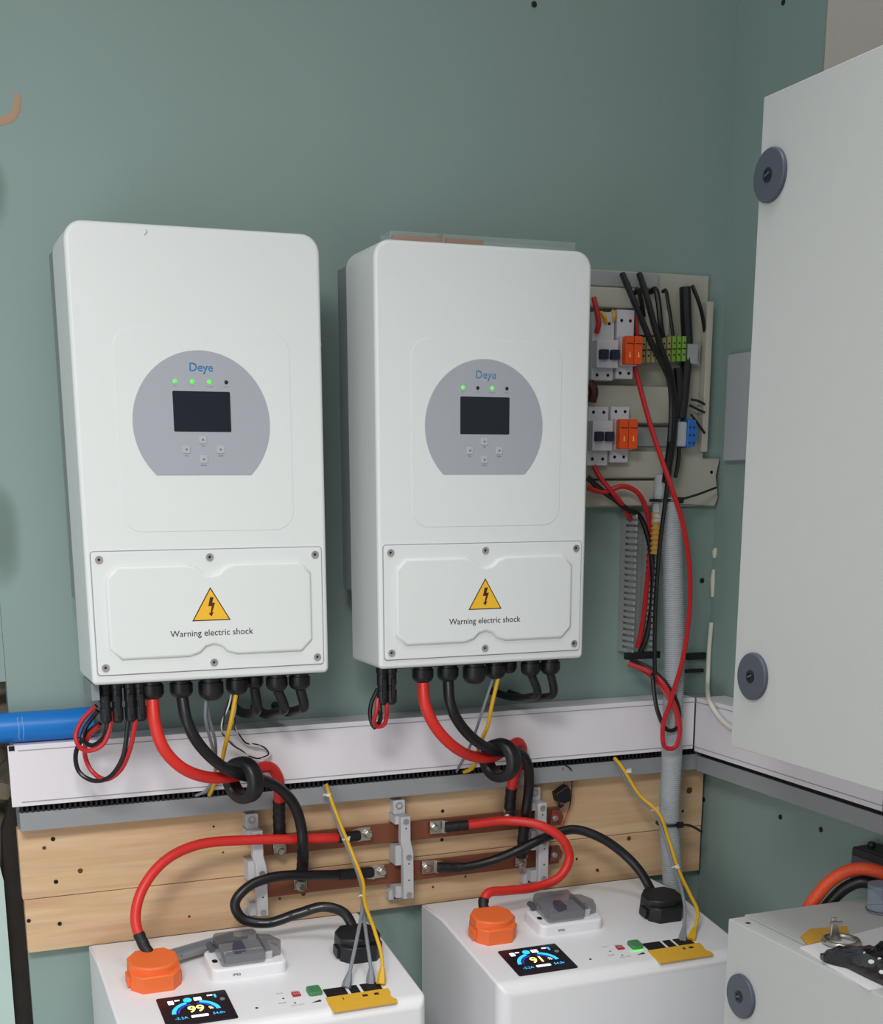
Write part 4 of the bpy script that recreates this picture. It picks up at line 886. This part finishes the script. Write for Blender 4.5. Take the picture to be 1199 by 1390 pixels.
single('wall_strip', 'conduit_grey', 'pale plastic strip on the side wall half hidden by the big cabinet', 'plastic strip', lambda bm: box(bm, XR-.016, XR-.0005, -.20, -.040, 1.545, 1.716, .003))

# ------------------------------------------------------------------ big cabinet on the side wall
def lock(t, F, u, v, r=.031):
    k = part('lock', 'lock_grey', t, lambda bm: extr(bm, F, circ(u, v, r, 32), 0, .006, .0025, 3))
    part('lock_insert', 'key_black', k, lambda bm: revolve(bm, F(u, v, .0058), F.w, [(0, .0085), (.0012, .0085), (.0014, .005), (.0006, .005)], 16))
    part('key_bar', 'lock_grey', k, lambda bm: extr(bm, F, [(u-.0042, v-.0025), (u+.0042, v+.0008), (u+.0042, v+.0035), (u-.0042, v+.0002)], .006, .0082))
    return k
XC = .800
FC2 = SIDE(XC)
cb = thing('wall_cabinet', (.95, -.85, 1.166), 'large pale grey metal wall cabinet with two dark round locks', 'cabinet')
CZ0, CZ1 = 1.163, 1.962
part('body', 'cabinet_grey', cb, lambda bm: box(bm, XC+.022, XR+.002, -1.135, -.548, CZ0+.008, CZ1-.008, .003))
part('door', 'cabinet_grey', cb, lambda bm: extr(bm, FC2, rrect(.534, 1.145, CZ0, CZ1, .002, 2), -.020, 0, .002, 2))
lk = atx(1048, 238, XC); lock(cb, FC2, -lk.y, lk.z)
lk = atx(1024, 918, XC); lock(cb, FC2, -lk.y, lk.z)
for (py0, py1), lab in (((150, 172), 'black spiky tie end behind the cabinet door edge, highest'), ((248, 284), 'black spiky tie ends behind the cabinet door edge, in the middle'), ((294, 304), 'short black tie end behind the cabinet door edge, lowest')):
    A = atx(1022, py1, XC+.03); B = atx(1017, py0, XC+.03)
    A.y = -.545
    single('cable_tie', 'black_plastic', lab, 'cable tie', lambda bm: (tube(bm, [Vector((XC+.03, A.y, A.z)), Vector((XC+.03, A.y+.010, (A.z+B.z)/2)), Vector((XC+.03, A.y+.020, B.z))], lambda i, m: (.004, .0035, .0012)[i], 6)), group='tie ends behind the cabinet')

# ------------------------------------------------------------------ low cabinet and the things on it
ZC = .922
lc = thing('floor_cabinet', (.95, -.85, 0), 'pale grey metal cabinet on the floor with a dark round lock', 'cabinet')
FL = SIDE(XC)
part('body', 'cabinet_grey', lc, lambda bm: box(bm, XC+.034, XR-.002, -1.14, -.537, .0, ZC-.001, .003))
part('door', 'cabinet_grey', lc, lambda bm: extr(bm, FL, rrect(.550, 1.15, .06, ZC+.001, .002, 2), -.026, 0, .002, 2))
part('door_gasket', 'lock_grey', lc, lambda bm: box(bm, XC+.0262, XC+.0338, -1.13, -.56, .08, ZC-.006))
lk = atx(1008, 1352, XC); lock(lc, FL, -lk.y, lk.z, .031)
q = atz(1027, 1257, ZC+.0012)
part('rivet', 'key_black', lc, lambda bm: revolve(bm, Vector((XC+.013, -.578, ZC+.0008)), (0, 0, 1), [(0, .0035), (.0006, .0035)], 12))
def onz(px, py, h=0): return atz(px, py, ZC+h)
def flat(poly, z0, z1, bev=0): return lambda bm: extr(bm, TOP(0), [(p.x, p.y) for p in [atz(*q, z0) for q in poly]], z0, z1, bev)
def ccw(poly):
    P = [(atz(*q, ZC).x, atz(*q, ZC).y) for q in poly]; A = sum(P[i-1][0]*P[i][1]-P[i][0]*P[i-1][1] for i in range(len(P)))
    return poly if A > 0 else poly[::-1]
sheet = ccw([(1086, 1287), (1150, 1272), (1215, 1255), (1290, 1330), (1180, 1345)])
single('paper_sheet', 'paper', 'white paper sheet lying on the low cabinet under the metal ring', 'paper', flat(sheet, ZC+.0012, ZC+.0028))
single('yellow_card', 'yellow_card', 'yellow card sticking out behind the white paper sheet', 'card', flat(ccw([(1087, 1272), (1100, 1262), (1150, 1258), (1152, 1268), (1096, 1284)]), ZC-.0006, ZC+.0008))
# metal ring with clip
mr_ = thing('metal_ring', onz(1142, 1276), 'shiny metal ring with a clip standing on the paper sheet', 'ring clip')
rcen = onz(1142, 1277, .007)
part('ring', 'steel', mr_, lambda bm: tube(bm, [rcen+Vector((.022*math.cos(2*math.pi*k/28), .022*math.sin(2*math.pi*k/28), 0)) for k in range(29)], .0035, 8, caps=False))
part('clip', 'steel', mr_, lambda bm: extr(bm, Frame(rcen+Vector((0, .012, 0)), (1, -.3, 0), (0, .2, 1)), [(-.0075, -.003), (.0075, -.003), (.0035, .020), (.003, .027), (-.003, .027), (-.0035, .020)], -.002, .002, .0008))
part('clip_pin', 'steel', mr_, lambda bm: tube(bm, [rcen+Vector((-.008, .014, .021)), rcen+Vector((.008, .010, .021))], .0022, 8))
# black plastic bag
bgth = thing('black_bag', onz(1180, 1310), 'glossy black plastic bag with white specks at the edge of the low cabinet', 'bag')
def bag(bm):
    poly = ccw([(1113, 1303), (1126, 1299), (1160, 1301), (1185, 1296), (1215, 1288), (1330, 1350), (1300, 1400), (1199, 1340), (1150, 1316), (1116, 1309)])
    P = [Vector((atz(*q, ZC+.002).x, atz(*q, ZC+.002).y)) for q in poly]
    P = [Vector((max(p.x, XC+.004), p.y)) for p in P]
    cen = sum(P, Vector((0, 0)))/len(P); rings = []
    Q = []
    for i in range(len(P)):
        for k in range(3): Q.append(P[i].lerp(P[(i+1) % len(P)], k/3))
    for s, h in ((1, .0035), (1.0, .009), (.93, .015), (.75, .021), (.5, .024), (.25, .025)):
        rings.append([bm.verts.new((cen.x+(q.x-cen.x)*s, cen.y+(q.y-cen.y)*s, ZC+h+(random.uniform(-.003, .003) if s < 1 else random.uniform(0, .002)))) for q in Q])
    n = len(Q)
    for a, b in zip(rings, rings[1:]):
        for i in range(n): bm.faces.new((a[i], a[(i+1) % n], b[(i+1) % n], b[i]))
    bm.faces.new(rings[-1]); bm.faces.new(rings[0][::-1])
part('film', 'bag_black', bgth, bag)
for px, py, r in ((1183, 1306, .0035), (1194, 1302, .0022), (1197, 1320, .003)):
    part('speck', 'bag_mark', bgth, lambda bm: revolve(bm, atz(px, py, ZC+.0235), (-.2, -.3, .9), [(0, r), (.0012, r)], 10))
# glass jar, isolator and thick cables behind the low cabinet
jr = thing('glass_jar', onz(1190, 1230), 'small bluish glass jar on the low cabinet under the orange cable', 'jar')
jc = onz(1196, 1238, 0); 
part('wall', 'jar_glass', jr, lambda bm: revolve(bm, Vector((jc.x, jc.y, ZC)), (0, 0, 1), [(0, .016), (.003, .0195), (.004, .020), (.020, .021), (.036, .0205), (.0375, .019)], 24))
part('rim', 'jar_glass', jr, lambda bm: revolve(bm, Vector((jc.x, jc.y, ZC+.0375)), (0, 0, 1), [(0, .0205), (.003, .0210), (.004, .0185)], 24))
part('dark_line', 'key_black', jr, lambda bm: tube(bm, [Vector((jc.x+.0204*math.cos(2*math.pi*k/24), jc.y+.0204*math.sin(2*math.pi*k/24), ZC+.005)) for k in range(25)], .0007, 5, caps=False))
iso = thing('isolator', (XR-.03, -.47, .93), 'small black isolator with grey label on the side wall above the low cabinet', 'switch box')
A, B = atx(1162, 1172, XR-.03), atx(1215, 1150, XR-.03)
ib = part('body', 'device_dark', iso, lambda bm: box(bm, XR-.040, XR-.0005, -.56, A.y, .925, A.z+.028, .003))
part('label_plate', 'lock_grey', iso, lambda bm: box(bm, XR-.0412, XR-.0398, A.y-.055, A.y-.004, .930, A.z+.016, .0005))
part('knob', 'black_plastic', iso, lambda bm: revolve(bm, Vector((XR-.022, A.y-.022, A.z+.026)), (0, 0, 1), [(0, .006), (.010, .006), (.012, .0045)], 12))
part('top_block', 'black_plastic', iso, lambda bm: box(bm, XR-.038, XR-.002, -.55, A.y-.012, A.z+.026, A.z+.032, .001))
for m_, lab, pts, r in (('orange_cable', 'thick orange ribbed cable arching behind the low cabinet', [(1088, 1250, -.512), (1105, 1222, -.518), (1130, 1194, -.526), (1160, 1180, -.54), (1190, 1182, -.56), (1225, 1200, -.58), (1250, 1240, -.59)], .0095), ('black_rubber', 'thick black cable arching under the orange one', [(1108, 1252, -.516), (1126, 1226, -.522), (1150, 1204, -.534), (1172, 1197, -.548), (1195, 1206, -.562), (1215, 1232, -.57)], .0090)):
    p_ = cpath(pts); single('power_cable', m_, lab, 'cable', lambda bm: tube(bm, p_, r, 12), group='thick cables behind the low cabinet')
single('junction_stub', 'device_dark', 'dark metal bracket at the end of the side trunking', 'bracket', lambda bm: (box(bm, XR-.040, XR-.0005, -.62, YE-.004, 1.04, 1.15, .004), box(bm, XR-.055, XR-.039, -.60, YE-.010, 1.046, 1.062, .002)))
